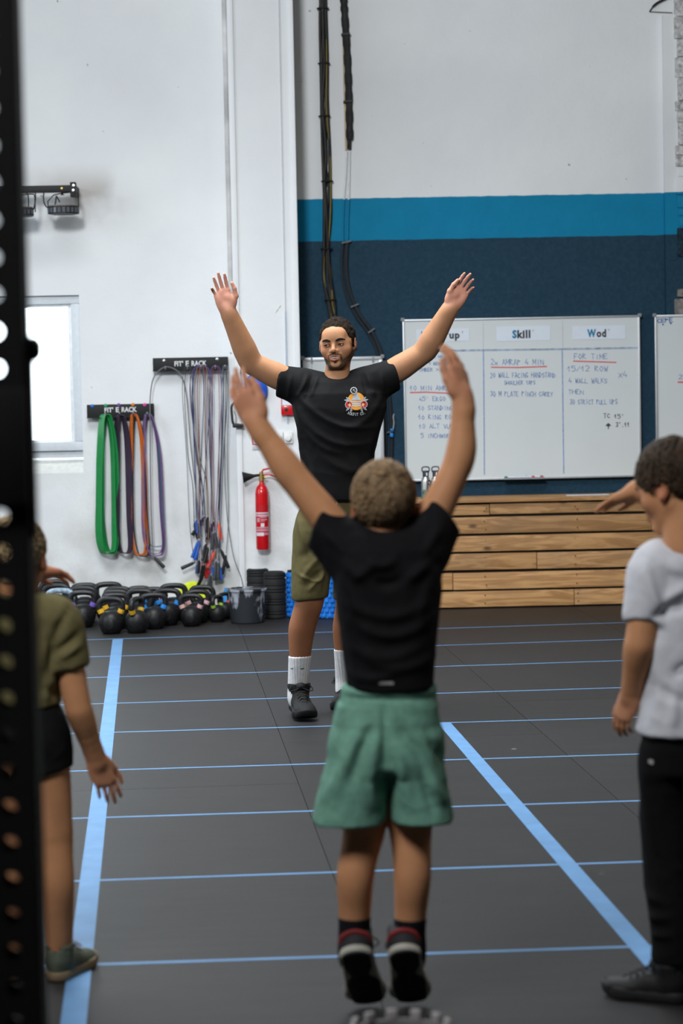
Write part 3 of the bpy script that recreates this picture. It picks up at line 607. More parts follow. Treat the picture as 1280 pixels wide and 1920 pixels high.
# skipping ropes
HB = mat('black rope handle', (.012, .012, .013), .45); HG = mat('grey rope handle', (.04, .042, .046), .45); HBL = mat('blue rope handle', (.015, .09, .42), .4); HR = mat('red rope handle', (.45, .02, .02), .4); HO = mat('orange red rope handle', (.72, .09, .04), .4)
RC = [mat('rope grey', (.05, .05, .056), .5), mat('rope violet', (.12, .07, .15), .5), mat('rope navy', (.03, .05, .16), .5), mat('rope maroon', (.20, .03, .05), .5), mat('rope tan', (.22, .15, .08), .5), mat('rope pale', (.15, .15, .16), .4)]
ropes = [  # hook px, loop half width, rope colour, handle 1 (x,y top -> x,y bottom), handle 2, handle material, label bits
 (352, 5, 0, (383.9, 968.4, 360, 1003.6), (363.8, 980.6, 371.3, 1010.6), HB, 'skipping rope whose two crossed black handles hang highest in the left of the bunch'),
 (372, 9, 2, (367.5, 975, 370.5, 1000), (370.3, 1057.5, 369, 1076), HBL, 'skipping rope with short blue handles half hidden among black ones'),
 (378, 12, 4, (389, 969, 389, 999), (400.8, 977.8, 388.6, 1012.5), HB, 'skipping rope with slim black handles hanging high in the middle of the bunch'),
 (404, 6, 3, (410.2, 979.7, 414, 1011.6), (402.7, 1033, 388.6, 1065), HO, 'skipping rope with bright orange red handles'),
 (404, 10, 1, (399.4, 999.4, 397.5, 1030.8), (402.7, 998.4, 407.8, 1028), HG, 'skipping rope with a pair of dark grey handles spread in a narrow V'),
 (377, 16, 2, (372.2, 1013.4, 360, 1046), (376, 1013.4, 365.6, 1050), HBL, 'skipping rope with two parallel bright blue handles'),
 (352, 9, 0, (385.3, 1020, 379.7, 1052), (364.7, 1054.7, 339.4, 1066), HB, 'skipping rope with one thick black handle sticking out to the left'),
 (378, 7, 3, (378.8, 1051, 387.2, 1084.7), (387, 1045, 391.5, 1078), HR, 'skipping rope with thin dark red handles low in the bunch'),
 (422, 6, 5, (413.4, 1029.4, 428.4, 1065), (423.8, 1040.6, 416.3, 1077), HB, 'skipping rope whose black handles cross at the far right of the bunch'),
 (404, 14, 2, (411.6, 1061, 414.4, 1087.5), (398.9, 1063, 401.3, 1080), HBL, 'skipping rope with small navy blue handles at the bottom right'),
 (377, 20, 1, (395.6, 1078, 390, 1099.7), (394.7, 1084.7, 394.7, 1110), HG, 'skipping rope with the lowest hanging pair of handles'),
 (422, 3, 0, (405, 1052, 402.2, 1088.4), (409.7, 1054.7, 408.8, 1086.6), HG, 'skipping rope with two long grey handles hanging side by side'),
 (378, 4, 4, (390, 1025.6, 383.4, 1055.6), (373.5, 1050, 371, 1074), HB, 'skipping rope with black handles buried in the middle of the bunch'),
 (311, 28, 5, (288.5, 1044, 308, 1064.5), (381, 1060, 376, 1085), HB, 'long grey cable rope looping over the rack with one handle below the bands')]
rr = random.Random(21)
for i, (hx, hw, rc, h1, h2, hm, lab) in enumerate(ropes):
    Yh = YL-.030-.0075*(i % 7)-.002*i; root = Vector(A(hx, 692, Yh)); t = tag(empty('skipping_rope', root), lab, 'rope', 'skipping ropes on the upper rack')
    P1, P2 = (h1, h2) if h1[0] <= h2[0] else (h2, h1)
    yt = 687+rr.uniform(-2, 2)
    if i == 13: path = [(P1[0]-1, P1[1]), (283, 950), (281.5, 800), (282, 740), (290, 705), (312, 688), (338, 702), (350, 745), (357, 830), (368, 930), (376, 1010), (P2[0], P2[1])]
    else:
        m = rr.uniform(-4, 4)
        path = [(P1[0], P1[1]), (P1[0]+(hx-hw-P1[0])*.25+m, P1[1]-70), (P1[0]+(hx-hw-P1[0])*.7, 850), (hx-hw-1, 740), (hx-hw*.75, yt+6), (hx, yt), (hx+hw*.75, yt+6), (hx+hw+1, 745), (P2[0]+(hx+hw-P2[0])*.6, 860), (P2[0]+(hx+hw-P2[0])*.2-m, P2[1]-75), (P2[0], P2[1])]
    pts = []
    for k, (x, y) in enumerate(path):
        front = -.055 if abs(y-yt) < 60 and i != 13 else (-.07 if i == 13 and y < 760 else 0)
        pts.append(Vector(A(x, y, (YL-.10 if abs(y-yt) < 60 else Yh)))-root)
    MB().tube(smooth_path(pts, 7), .0040 if i == 13 else (.0028 if i % 3 else .0022), 5).build('rope', RC[rc], t)
    for hnd in (h1, h2):
        p, q = Vector(A(hnd[0], hnd[1], Yh))-root, Vector(A(hnd[2], hnd[3], Yh-.006))-root; d = (q-p)
        hh = MB().tube([p, p+d*.08, p+d*.14, p+d*.9, p+d*.97, q], [.004, .006, .0105, .0125, .0125, .010], 8).build('handle', hm, t)
        MB().tube([p-d*.10, p+d*.02], .0042, 6).build('ferrule', STEEL, hh)
# single cord that trails down to the floor and wide strap end
root = Vector(A(425, 692, YR-.06)); t = thing('loose_cord', root, 'single thin dark cord trailing from the upper rack down past the pillar edge', 'cord')
MB().tube(smooth_path([Vector(A(x, y, Y_))-root for x, y, Y_ in [(424, 694, YR-.06), (423, 760, 15.16), (421, 870, 15.17), (425, 960, 15.17), (433, 1020, 15.15), (440, 1052, 14.97), (451, 1080, 14.96), (456, 1101, 14.96)]], 6), .0026, 5).build('cord', RC[0], t)
root = Vector(A(379.7, 1068, YL-.07)); t = thing('hanging_strap', root, 'flat black rubber strap curving down below the rope handles to the kettlebells', 'strap')
MB().ribbon(smooth_path([Vector(A(x, y, YL-.115))-root for x, y in [(381, 1060), (379, 1078), (375, 1090), (371, 1098), (366.5, 1110)]], 5), (.022, .012, 0), .007).build('strap', BLACKP, t)

# ================================================================== LIGHT BAR
root = Vector(A(90, 355, 15.0)); lb = thing('light_bar', root, 'black stage light bar bracketed high on the left wall', 'light')
def LB(px, py, dy=0): return Vector(A(px, py, 15.0+dy))-root
p, q = LB(-130, 362), LB(134, 354)
MB().box((p.x, -.03, q.z-.022), (q.x, .03, q.z+.022), .004).build('bar', BLACKM, lb)
p = LB(137, 356); MB().box((p.x-.017, -.034, p.z-.047), (p.x+.020, .034, p.z+.048), .005).build('end_plate', BLACKM, lb)
MB().box((p.x-.015, .034, p.z-.03), (p.x+.018, .246, p.z+.03)).build('wall_bracket', BLACKM, lb)
for px, py in ((138.5, 348.5), (138, 357.5)):
    p = LB(px, py); MB().lathe([(0, .006), (.008, .005), (.010, 0)], 12, (p.x, -.034, p.z), Matrix.Rotation(R_(90), 4, 'X')).build('bolt', STEEL, lb)
p = LB(116.5, 354); MB().lathe([(0, .006), (.007, .005), (.008, 0)], 12, (p.x, -.030, p.z), Matrix.Rotation(R_(90), 4, 'X')).build('bolt', BRASS, lb)
p = LB(117, 363); MB().lathe([(.017, -.010), (.008, -.006), (.005, 0), (.008, .004)], 12, (p.x, -.01, p.z)).build('wing_screw', BLACKP, lb)
for nm, pts in [('cable', [(66, 361), (66.5, 372), (64, 388), (59, 398.5), (52, 397)]), ('cable', [(82, 361), (82, 378), (88, 388.5), (97, 389), (103, 384), (105, 372), (106, 368), (112, 379)]), ('cable', [(47, 361), (52, 366), (53, 384), (51, 396)])]:
    MB().tube(smooth_path([LB(x, y, -.035) for x, y in pts], 6), .0045, 6).build(nm, BLACKP, lb)
def derby(px, py, rz, lab):
    r2 = Vector(A(px, py, 14.95)); t = thing('derby_light', r2, lab, 'light', 'derby lights under the light bar', (0, 0, rz))
    n = 9; a0, a1 = R_(-158), R_(-22); out = [(.108*math.cos(a0+(a1-a0)*i/n), .108*math.sin(a0+(a1-a0)*i/n)+.03) for i in range(n+1)]
    mb = MB(); mb.poly([(x, y, -.026) for x, y in out]+[(.055, .10, -.026), (-.055, .10, -.026)], (0, 0, .05)); mb.build('housing', BLACKP, t, smooth=0)
    mb = MB(); mb.poly([(x*.93, y*.93, .0242) for x, y in out]+[(.05, .098, .0242), (-.05, .098, .0242)], (0, 0, .007)); mb.build('top_cover', mat('dusty top', (.16, .15, .14), .8, var=.15), t, smooth=0)
    for i in range(n):
        if i % 1 == 0:
            (xa, ya), (xb, yb) = out[i], out[i+1]; f = lambda k: (xa+(xb-xa)*k, ya+(yb-ya)*k); (p0, p1) = f(.18), f(.82); nx, ny = (p0[0])/.108*.004, (p0[1]-.03)/.108*.004
            MB().poly([(p0[0]+nx, p0[1]+ny, -.017), (p1[0]+nx, p1[1]+ny, -.017), (p1[0]+nx, p1[1]+ny, .014), (p0[0]+nx, p0[1]+ny, .014)], (-nx*.9, -ny*.9, 0)).build('lens', mat('smoked lens', (.09, .10, .12), .15), t, smooth=0)
    mb = MB().tube([(.098, .03, .0), (.098, .03, .09), (.09, .035, .115)], .004, 6).tube([(-.098, .03, .0), (-.098, .03, .06), (-.06, .035, .10), (.0, .04, .113), (.05, .038, .117), (.09, .035, .115)], .004, 6); mb.build('yoke', BLACKP, t)
    return t
derby(119, 394, R_(6), 'fan shaped derby light hanging fully in view from the light bar')
derby(36, 398, R_(-12), 'derby light half hidden behind the dark rack upright')

# ================================================================== THINGS ON THE PILLAR
c = A(493, 1030, YP-.07); ex = thing('fire_extinguisher', c, 'red fire extinguisher with black horn hung on the white pillar', 'extinguisher')
k = 1/4320*14.93; rb = 12.6*k; Hb = 130*k
MB().lathe([(0, 0), (rb*.9, 0), (rb, .01), (rb, Hb*.80), (rb*.93, Hb*.86), (rb*.72, Hb*.91), (rb*.42, Hb*.94), (rb*.34, Hb*.955), (rb*.34, Hb*1.0), (0, Hb)], 28).build('cylinder', RED, ex)
v = MB().lathe([(rb*.40, Hb*.99), (rb*.40, Hb*1.06), (rb*.3, Hb*1.07), (rb*.3, Hb*1.12), (0, Hb*1.12)], 14).tube([(-.015, 0, Hb*1.05), (.034, 0, Hb*1.035)], .007, 8).build('valve', BRASS, ex)
MB().tube([(.0, -.0, Hb*1.11), (.012, -.0, Hb*1.15), (.09, 0, Hb*1.185), (.14, 0, Hb*1.19)], .006, 8).tube([(.0, 0, Hb*1.08), (.05, 0, Hb*1.085), (.12, 0, Hb*1.03)], .007, 8).build('lever', RED, ex)
MB().lathe([(.0, -.0), (.009, 0), (.010, .035), (.024, .075), (.034, .10), (.038, .108), (.035, .110), (.03, .10)], 20, (-.012, -.002, Hb*1.075), Matrix.Rotation(R_(-97), 4, 'Y')).build('horn', BLACKP, ex)
MB().box((-.012, .04, Hb*.6), (.012, .075, Hb*.9)).build('wall_bracket', RED, ex, smooth=0)
def wrap(x0, x1, z0, z1, nm, m, par):
    mb = MB(); n = 8; r_ = rb+.0008
    pts = [(r_*math.sin(a_), -r_*math.cos(a_)) for a_ in [R_(x0+(x1-x0)*i/n) for i in range(n+1)]]
    V = [mb.bm.verts.new((x, y, z)) for z in (z0, z1) for x, y in pts]
    for i in range(n): mb.bm.faces.new((V[i], V[i+1], V[n+2+i], V[n+1+i]))
    return mb.build(nm, m, par, smooth=60)
LW = mat('label white', (.62, .56, .60), .5); LP = mat('label pink', (.52, .22, .27), .5); LK = mat('label red', (.42, .01, .015), .4)
lbl = wrap(-66, 66, Hb*.39, Hb*.645, 'label', LK, ex)
def zz(y): return Hb*(1030-y)/130
for x0, x1, y0, y1, m in [(-66, 66, 960, 962, LW), (-66, 66, 965.5, 967.2, LW), (-66, -56, 962, 966, LW), (56, 66, 962, 966, LW), (-52, 52, 962.6, 965.2, LP), (-20, 40, 968, 970, LP), (-14, 42, 972, 974.6, LP), (-14, 20, 975.6, 977, LP), (-52, -22, 970, 978, LP), (-14, 16, 980, 987, LW), (-66, 66, 987, 990, LP), (-66, 66, 991, 995.5, LP), (-64, 12, 997.5, 1004, LW), (16, 64, 998, 1002.5, LP)]:
    q_ = wrap(x0, x1, zz(y1), zz(y0), 'label_print', m, lbl); q_.scale = (1.006, 1.006, 1)
# two round call buttons
for px, py, lab in [(522, 820, 'round white push switch nearer the raised arm'), (540, 821, 'round white push switch at the pillar corner side')]:
    c = A(px, py, YP); t = thing('wall_switch', c, lab, 'switch', 'pair of white switches on the pillar')
    MB().box((-.030, -.018, -.037), (.030, 0, .037), .006).build('plate', WHITEP, t); MB().lathe([(.021, 0), (.021, .012), (.016, .019), (0, .021)], 20, (0, -.017, -.002), Matrix.Rotation(R_(90), 4, 'X')).build('knob', WHITEP, t)
# manual call point
c = A(541, 763, YP); t = thing('call_point', c, 'red fire alarm call point with white paper above, behind the coach shoulder', 'alarm')
MB().box((-.050, -.045, -.052), (.050, 0, .01), .006).build('box', RED, t); MB().box((-.048, -.03, .008), (.048, 0, .085), .003).build('back_box', mat('red backing', (.45, .02, .02), .4), t); MB().box((-.042, -.033, .012), (.042, -.029, .07)).build('card', PAPER, t, smooth=0)
MB().lathe([(0, .004), (.011, .003), (.012, 0)], 14, (-.016, -.044, -.018), Matrix.Rotation(R_(90), 4, 'X')).build('lock', BLACKP, t)
c = A(481, 818, YP); t = thing('notice_card', c, 'white notice card with a red edge behind the boy raised forearm', 'sign')
MB().box((-.030, -.004, -.068), (.06, 0, .075)).build('card', PAPER, t, smooth=0); MB().box((-.030, -.006, -.05), (-.022, -.003, .075)).box((-.030, -.006, -.056), (.06, -.003, -.048)).build('border', mat('card red', (.6, .02, .02), .5), t, smooth=0)
MB().box((-.03, -.008, -.085), (.03, 0, -.062)).build('clip', ALU, t, smooth=0)
# lanyards and paddles on a hook
c = A(451, 692, YP-.005); hk = thing('coat_hook', c, 'small steel hook with plate on the pillar edge', 'hook'); MB().box((-.008, -.004, -.008), (.008, .004, .03)).build('plate', STEEL, hk, smooth=0); MB().tube(smooth_path([(0, -.003, .005), (0, -.025, .0), (0, -.04, -.015), (0, -.03, -.03), (0, -.02, -.025)], 5), .004, 8).build('hook', STEEL, hk)
c = A(476, 705, YP-.02); t = thing('ball_bag', c, 'bright blue bag hung on the pillar behind the raised fist', 'bag')
mb = MB(); cols = [(-.055, .0), (-.045, -.05), (-.03, -.10), (.01, -.16), (.045, -.17), (.068, -.13), (.07, -.08), (.05, -.03), (.02, .01)]
mb.lathe([(0, .075), (.035, .068), (.062, .045), (.075, .01), (.073, -.03), (.055, -.066), (.02, -.085), (0, -.088)], 18); bag = mb.build('bag_body', mat('blue nylon', (.015, .10, .55), .45, var=.25, scale=20), t); bag.scale = (.95, .38, 1.15); bag.location = (.012, -.012, -.07); bag.rotation_euler = (0, R_(-16), 0)
MB().ribbon([(-.012, -.045, .03), (-.005, -.052, -.05), (.005, -.045, -.15)], (.022, 0, 0), .004).build('grey_strap', mat('grey webbing', (.16, .15, .15), .8), t); MB().tube(smooth_path([(.05, -.04, -.14), (.048, -.03, -.20), (.056, -.02, -.26)], 5), .003, 6).build('drawstring', mat('dark violet cord', (.08, .06, .13), .6), t)
MB().tube(smooth_path([(-.06, -.005, .06), (-.02, -.02, .04), (.012, -.02, .0)], 4), .004, 6).build('hanging_loop', BLACKP, t)
c = A(441, 770, YP-.03); t = thing('handle_strap', c, 'black strap handle hanging beside the pillar edge', 'strap')
MB().tube(smooth_path([(.01, 0, .06), (-.022, 0, .03), (-.022, -.01, -.03), (-.014, -.015, -.085), (.02, -.01, -.09)], 6), .008, 8).build('webbing', BLACKP, t); MB().tube(smooth_path([(-.01, -.02, .0), (.002, -.022, -.04), (-.004, -.022, -.08)], 4), .0045, 6).build('metal_clip', STEEL, t); MB().box((-.02, -.03, -.11), (.055, .01, -.085), .008).build('grip', BLACKP, t)

# ================================================================== KETTLEBELLS
KB = {}
def kb_mesh():
    mb = MB().lathe([(0, 0), (.046, 0), (.053, .004), (.067, .026), (.075, .058), (.0745, .085), (.066, .110), (.050, .130), (.028, .141), (0, .144)], 22); KB['body'] = mb.build('tmp', IRON)
    path = smooth_path([(-.046, 0, .105), (-.062, 0, .135), (-.072, 0, .165), (-.068, 0, .192), (-.048, 0, .208), (0, 0, .213), (.048, 0, .208), (.068, 0, .192), (.072, 0, .165), (.062, 0, .135), (.046, 0, .105)], 4)
    n = len(path); mb = MB().tube(path, [.0165+.004*abs(i/(n-1)-.5)*2 for i in range(n)], 10); KB['handle'] = mb.build('tmp', IRONH)
    mb = MB().lathe([(.0, .002), (.029, .0015), (.032, 0)], 18, (0, -.0725, .062), Matrix.Rotation(R_(90), 4, 'X')); KB['face'] = mb.build('tmp', IRON)
    for s in (-1, 1):
        i0 = 3 if s < 0 else n-7; KB['collar%d' % s] = MB().tube(path[i0:i0+4], .0205, 10, caps=True).build('tmp', IRON)
kb_mesh(); KM = {k: o.data for k, o in KB.items()}
for o in KB.values(): bpy.data.objects.remove(o)
KCOL = {'yellow': (.62, .36, .02), 'purple': (.15, .09, .42), 'blue': (.02, .22, .62), 'pink': (.62, .36, .38), 'green': (.30, .55, .05), 'red': (.60, .05, .03), 'pale blue': (.36, .48, .60), 'none': None}
def kettlebell(px, py, s, rz, colr, lab, body_m=None):
    g = G(px, py); t = thing('kettlebell', (g[0], g[1], 0), lab, 'kettlebell', 'kettlebells along the left wall', (0, 0, R_(rz))); t.scale = (s, s, s)
    for nm, key in (('body', 'body'), ('handle', 'handle'), ('face_plate', 'face')):
        o = bpy.data.objects.new(nm, KM[key]); COL.objects.link(o); o.parent = t
    if KCOL[colr]:
        for k in (-1, 1):
            o = bpy.data.objects.new('collar', KM['collar%d' % k]); COL.objects.link(o); o.parent = t
            o.material_slots[0].link = 'OBJECT'; o.material_slots[0].material = mat('collar '+colr, KCOL[colr], .5)
    if colr == 'pale blue': o2 = [c for c in t.children if c.name.startswith('handle')][0]; o2.material_slots[0].link = 'OBJECT'; o2.material_slots[0].material = mat('pale blue grip tape', (.30, .40, .50), .6, var=.5, scale=50)
for a_ in [
 (209, 1188, 1.0, -8, 'yellow', 'kettlebell with yellow collars standing farthest forward, its flat face to the camera'),
 (217.5, 1179.5, 1.0, 5, 'yellow', 'second kettlebell in the yellow-collared file, right behind the foremost one'),
 (219, 1173.5, 1.02, 0, 'none', 'third kettlebell in the file behind the yellow-collared one'),
 (222, 1168, 1.04, -4, 'none', 'fourth kettlebell in the file behind the yellow-collared one'),
 (204, 1163, 1.1, 6, 'none', 'rear kettlebell against the wall left of the yellow-collared file'),
 (257, 1186.5, .98, 68, 'yellow', 'yellow-collared kettlebell turned so its handle is seen nearly end on'),
 (264, 1175, 1.06, -5, 'none', 'kettlebell behind the sideways yellow-collared one, handle open to the wall'),
 (262, 1164.5, 1.0, 3, 'none', 'rear kettlebell against the wall behind the sideways yellow-collared one'),
 (156, 1176, 1.03, 3, 'purple', 'kettlebell with purple collars left of the yellow-collared ones'),
 (158, 1169, 1.06, -3, 'none', 'kettlebell directly behind the purple-collared one'),
 (160, 1162, 1.06, 4, 'none', 'rear kettlebell by the wall behind the purple-collared one'),
 (114, 1173, 1.05, 2, 'pale blue', 'kettlebell with pale blue taped handle above the girl shoulder'),
 (108, 1166.5, 1.1, -4, 'none', 'kettlebell just behind the pale blue taped one'),
 (103, 1160, 1.14, 6, 'none', 'rear kettlebell by the wall behind the pale blue taped one'),
 (53, 1168, 1.05, 10, 'none', 'kettlebell at the far left, cut by the dark upright'),
 (289.5, 1179, .99, 4, 'blue', 'blue-collared kettlebell, front one of the blue pair'),
 (315, 1172, 1.03, -6, 'blue', 'blue-collared kettlebell behind and right of the front blue one'),
 (289, 1168.5, 1.02, -3, 'blue', 'blue-collared kettlebell hidden behind the front blue one'),
 (326, 1163.5, 1.06, 5, 'red', 'rear kettlebell with a red collar by the wall behind the blue ones'),
 (359, 1174, .90, -6, 'pink', 'small kettlebell with pale pink collars, front of its file'),
 (371, 1168, .94, 4, 'pink', 'pink-collared kettlebell second in its file'),
 (380, 1161.5, .98, -5, 'none', 'last kettlebell of the pink-collared file, by the wall'),
 (407.5, 1166, .76, 62, 'green', 'smallest kettlebell with a worn shiny body beside the black bucket'),
 (421, 1160.5, .76, 55, 'red', 'small red-collared kettlebell touching the black bucket')]: kettlebell(*a_)
g = A(362, 1139, 15.17); t = thing('yellow_disc', (g[0], 15.19, g[2]), 'bright yellow green round pad leaning on the wall behind the pink-collared kettlebells', 'pad'); t.rotation_euler = (R_(90-9), 0, 0)
MB().lathe([(0, .012), (.095, .010), (.105, 0), (.095, -.010), (0, -.012)], 28).build('pad', mat('neon foam', (.62, .72, .02), .6), t); t.location.z = .108
g = G(424, 1158); t = thing('marker_cone', (g[0], 15.06, 0), 'small blue training cone peeping out behind the black bucket', 'cone')
MB().lathe([(.055, 0), (.058, .006), (.05, .012), (.012, .175), (.0, .178)], 18).build('cone', mat('blue cone', (.02, .22, .55), .5), t)

# bucket
g = G(464, 1167); bk = thing('bucket', (g[0], g[1], 0), 'black builders bucket splashed with white on the floor by the pillar', 'bucket')
bm_ = mat('splashed black rubber', (.018, .021, .026), .6)
nt = bm_.node_tree; N = nt.nodes; L = nt.links; nz = N.new('ShaderNodeTexNoise'); nz.inputs['Scale'].default_value = 16; nz.inputs['Detail'].default_value = 5; mp = N.new('ShaderNodeMapping'); mp.inputs['Scale'].default_value = (1, 1, .45)
tc = N.new('ShaderNodeTexCoord'); L.new(tc.outputs['Object'], mp.inputs[0]); L.new(mp.outputs[0], nz.inputs['Vector']); sx = N.new('ShaderNodeSeparateXYZ'); L.new(tc.outputs['Object'], sx.inputs[0])
r1 = N.new('ShaderNodeMapRange'); r1.inputs[1].default_value = .06; r1.inputs[2].default_value = .21; r1.inputs[3].default_value = -.12; r1.inputs[4].default_value = .06; L.new(sx.outputs['Z'], r1.inputs[0]); ad = N.new('ShaderNodeMath'); ad.operation = 'ADD'; L.new(nz.outputs['Fac'], ad.inputs[0]); L.new(r1.outputs[0], ad.inputs[1])
r2 = N.new('ShaderNodeMapRange'); r2.inputs[1].default_value = .53; r2.inputs[2].default_value = .62; L.new(ad.outputs[0], r2.inputs[0]); mx = N.new('ShaderNodeMix'); mx.data_type = 'RGBA'; L.new(r2.outputs[0], mx.inputs[0]); mx.inputs[6].default_value = (.018, .021, .026, 1); mx.inputs[7].default_value = (.33, .35, .40, 1); L.new(mx.outputs[2], N['Principled BSDF'].inputs['Base Color'])
MB().lathe([(0, 0), (.100, 0), (.106, .006), (.121, .20), (.130, .204), (.131, .216), (.121, .218), (.117, .205), (.101, .014), (0, .012)], 32).build('tub', bm_, bk)
MB().tube(smooth_path([(-.126, 0, .205), (-.11, -.06, .215), (-.04, -.122, .224), (.05, -.12, .224), (.11, -.06, .215), (.126, 0, .205)], 5), .0035, 6).build('handle', mat('bucket wire', (.25, .26, .28), .4, .6), bk)

# foam rollers
FB = mat('black foam', (.018, .018, .019), .65); FBL = mat('blue foam', (.012, .17, .60), .55, var=.12)
def roller(px, py, m, lab, knobs, h=.300):
    g = G(px, py); t = thing('foam_roller', (g[0], g[1]+.07, 0), lab, 'foam roller', 'foam rollers standing by the pillar')
    MB().lathe([(.052, 0), (.058, 0), (.058, h+.004), (.052, h+.004), (.050, h-.02), (.050, .02)], 26).build('core', mat('roller core', (.02, .02, .021), .5), t)
    if knobs:
        MB().lathe([(.058, .004), (.066, .006), (.066, h-.012), (.058, h-.008)], 26).build('sleeve', m, t)
        mb = MB()
        for r in range(9):
            for k in range(12):
                a_ = 2*math.pi*(k+.5*(r % 2))/12; z = .022+r*(h-.05)/8
                mb.box((-.012, -.009, -.010), (.012, .009, .010), .0045, Matrix.Rotation(a_-math.pi/2, 4, 'Z'), (.068*math.cos(a_), .068*math.sin(a_), z))
        o = mb.build('foam_knobs', m, t); o['kind'] = 'stuff'
    else:
        prof = [(.058, .004)]; z = .006
        for i, w_ in enumerate([.020, .012, .040, .012, .012, .040, .012, .020, .040, .012, .012, .02]):
            prof += [(.071, z), (.0725, z+w_*.5), (.071, z+w_), (.0635, z+w_+.001), (.0635, z+w_+.004)]; z += w_+.0052
        prof = [p for p in prof if p[1] < h-.006]+[(.071, h-.005), (.064, h-.001), (.058, h)]
        MB().lathe(prof, 28).build('sleeve', m, t)
roller(484, 1155, FB, 'black ridged foam roller behind the bucket', False, .302)
roller(516, 1161, FB, 'black ridged foam roller between bucket and blue rollers', False, .298)
roller(557, 1159, FBL, 'knobbly blue foam roller left of the coach leg', True)
roller(618, 1161, FBL, 'knobbly blue foam roller seen between the coach legs', True)

# bottles and a paper on the counter
BST = mat('brushed bottle steel', (.50, .50, .49), .30, .85, var=.1)
def bottle(px, lab, low, flowers):
    x = A(px, 931, 15.19)[0]; t = thing('water_bottle', (x, 15.19, .7268), lab, 'bottle', 'water bottles on the counter')
    MB().lathe([(0, 0), (.027, 0), (.030, .004), (.0305, .115), (.028, .130), (.021, .142), (.019, .146), (0, .147)], 22).build('flask', BST, t)
    MB().lathe([(.0306, .001), (.0311, .003), (.0311, .058), (.0306, .060)], 22).build('base_sleeve', low, t)
    MB().lathe([(0, .145), (.0205, .145), (.0205, .178), (.017, .185), (0, .186)], 18).build('lid', mat('navy lid', (.02, .03, .05), .5), t)
    MB().tube(smooth_path([(-.017, 0, .172), (-.024, 0, .190), (-.020, 0, .206), (0, 0, .210), (.020, 0, .206), (.024, 0, .190), (.017, 0, .172)], 5), .0042, 8).build('carry_loop', mat('navy lid', (.02, .03, .05), .5), t)
    MB().box((.002, -.0215, .150), (.010, -.018, .172), .001).build('spout_tab', WHITEP, t)
    if flowers:
        rr2 = random.Random(3); mb = MB()
        for z, a_, w_ in [(.118, 35, .008), (.098, 20, .005), (.092, 40, .006), (.070, 10, .006), (.052, 25, .008), (.045, 50, .006), (.04, -50, .005), (.08, 55, .004)]:
            a_ = R_(a_-90+8); mb.box((-w_, -.001, -w_*.7), (w_, .001, w_*.7), .0005, Matrix.Rotation(a_+math.pi/2, 4, 'Z'), (.0312*math.cos(a_), .0312*math.sin(a_), z))
        mb.build('printed_flowers', mat('dark floral print', (.03, .04, .03), .5, var=.5), t)
bottle(798.5, 'steel water bottle with dark floral print and green base', mat('sage base', (.10, .16, .13), .5), True)
bottle(817, 'plain steel water bottle with white lower half', mat('cream base', (.62, .64, .58), .5), False)
c = A(1100, 927, 15.22); t = tag(MB().box((-.14, -.05, 0), (.14, .05, .002)).build('paper_sheet', PAPER, smooth=0, loc=(c[0], 15.20, .727)), 'loose white paper sheet lying on the counter top', 'paper')

# ================================================================== DARK RACK UPRIGHT
PX = -.381; po = thing('rack_upright', (PX, 3.2, 0), 'tall black perforated rack upright out of focus at the left edge', 'rack')
mb = MB(); hw, hr, pitch = .0375, .0105, .0504
def plate(y, r, zc0):
    n = 16
    for k in range(-36, 22):
        zc = zc0+k*pitch
        if zc-pitch/2 < 0.0: continue
        ring = [mb.bm.verts.new((r*math.cos(2*math.pi*i/n), y, zc+r*math.sin(2*math.pi*i/n))) for i in range(n)]
        sq = []
        for i in range(n):
            c_, s_ = math.cos(2*math.pi*i/n), math.sin(2*math.pi*i/n); f = 1/max(abs(c_), abs(s_)); sq.append(mb.bm.verts.new((hw*c_*f, y, zc+pitch/2*s_*f)))
        for i in range(n): mb.bm.faces.new((ring[i], ring[(i+1) % n], sq[(i+1) % n], sq[i]))
plate(-.0375, hr, 1.696); plate(.0375, .0165, 1.696)
for x in (-hw, hw): mb.box((x-.0015, -.0375, .0), (x+.0015, .0375, 2.78))
mb.build('post', BLACKM, po)
p = A(54, 655, 3.2); MB().lathe([(0, -.004), (.012, -.004), (.018, .004), (.018, .014), (.010, .021), (0, .022)], 16, (hw, 0, p[2]), Matrix.Rotation(R_(90), 4, 'Y')).build('pin_knob', BLACKP, po)
MB().box((hw, -.02, p[2]-.26), (hw+.008, .02, p[2]), .003).build('hook_plate', BLACKM, po)
MB().box((-.037, -.052, A(0, 945, 3.2)[2]), (.040, -.0385, A(0, 730, 3.2)[2]), .004).build('safety_bracket', BLACKM, po)
MB().box((-.11, -.11, 0), (.11, .11, .008)).build('foot_plate', BLACKM, po, smooth=0)
MB().box((-.02, -.02, 2.76), (.02, .02, 2.79)).build('cap', BLACKM, po, smooth=0)
# tub with notched rim, nearest the camera at the bottom edge
g = A(750, 1925, 4.35); tb_ = thing('notched_tub', (g[0], 4.35, 0), 'pale grey notched tub rim cut by the bottom edge near the jumping boy', 'tub')
TG = mat('pale grey plastic', (.20, .19, .19), .6)
MB().lathe([(0, 0), (.078, 0), (.092, g[2]-.028), (.096, g[2]-.024), (.096, g[2]-.010), (.088, g[2]-.010), (.074, .01), (0, .008)], 28).build('tub', TG, tb_)
for k_ in range(12):
    a_ = 2*math.pi*(k_+.25)/12; MB().box((-.011, -.006, -.004), (.011, .006, .022), .005, Matrix.Rotation(a_+math.pi/2, 4, 'Z'), (.092*math.cos(a_), .092*math.sin(a_), g[2]-.012)).build('rim_tooth', mat('pale grey tooth', (.34, .32, .32), .6), tb_)

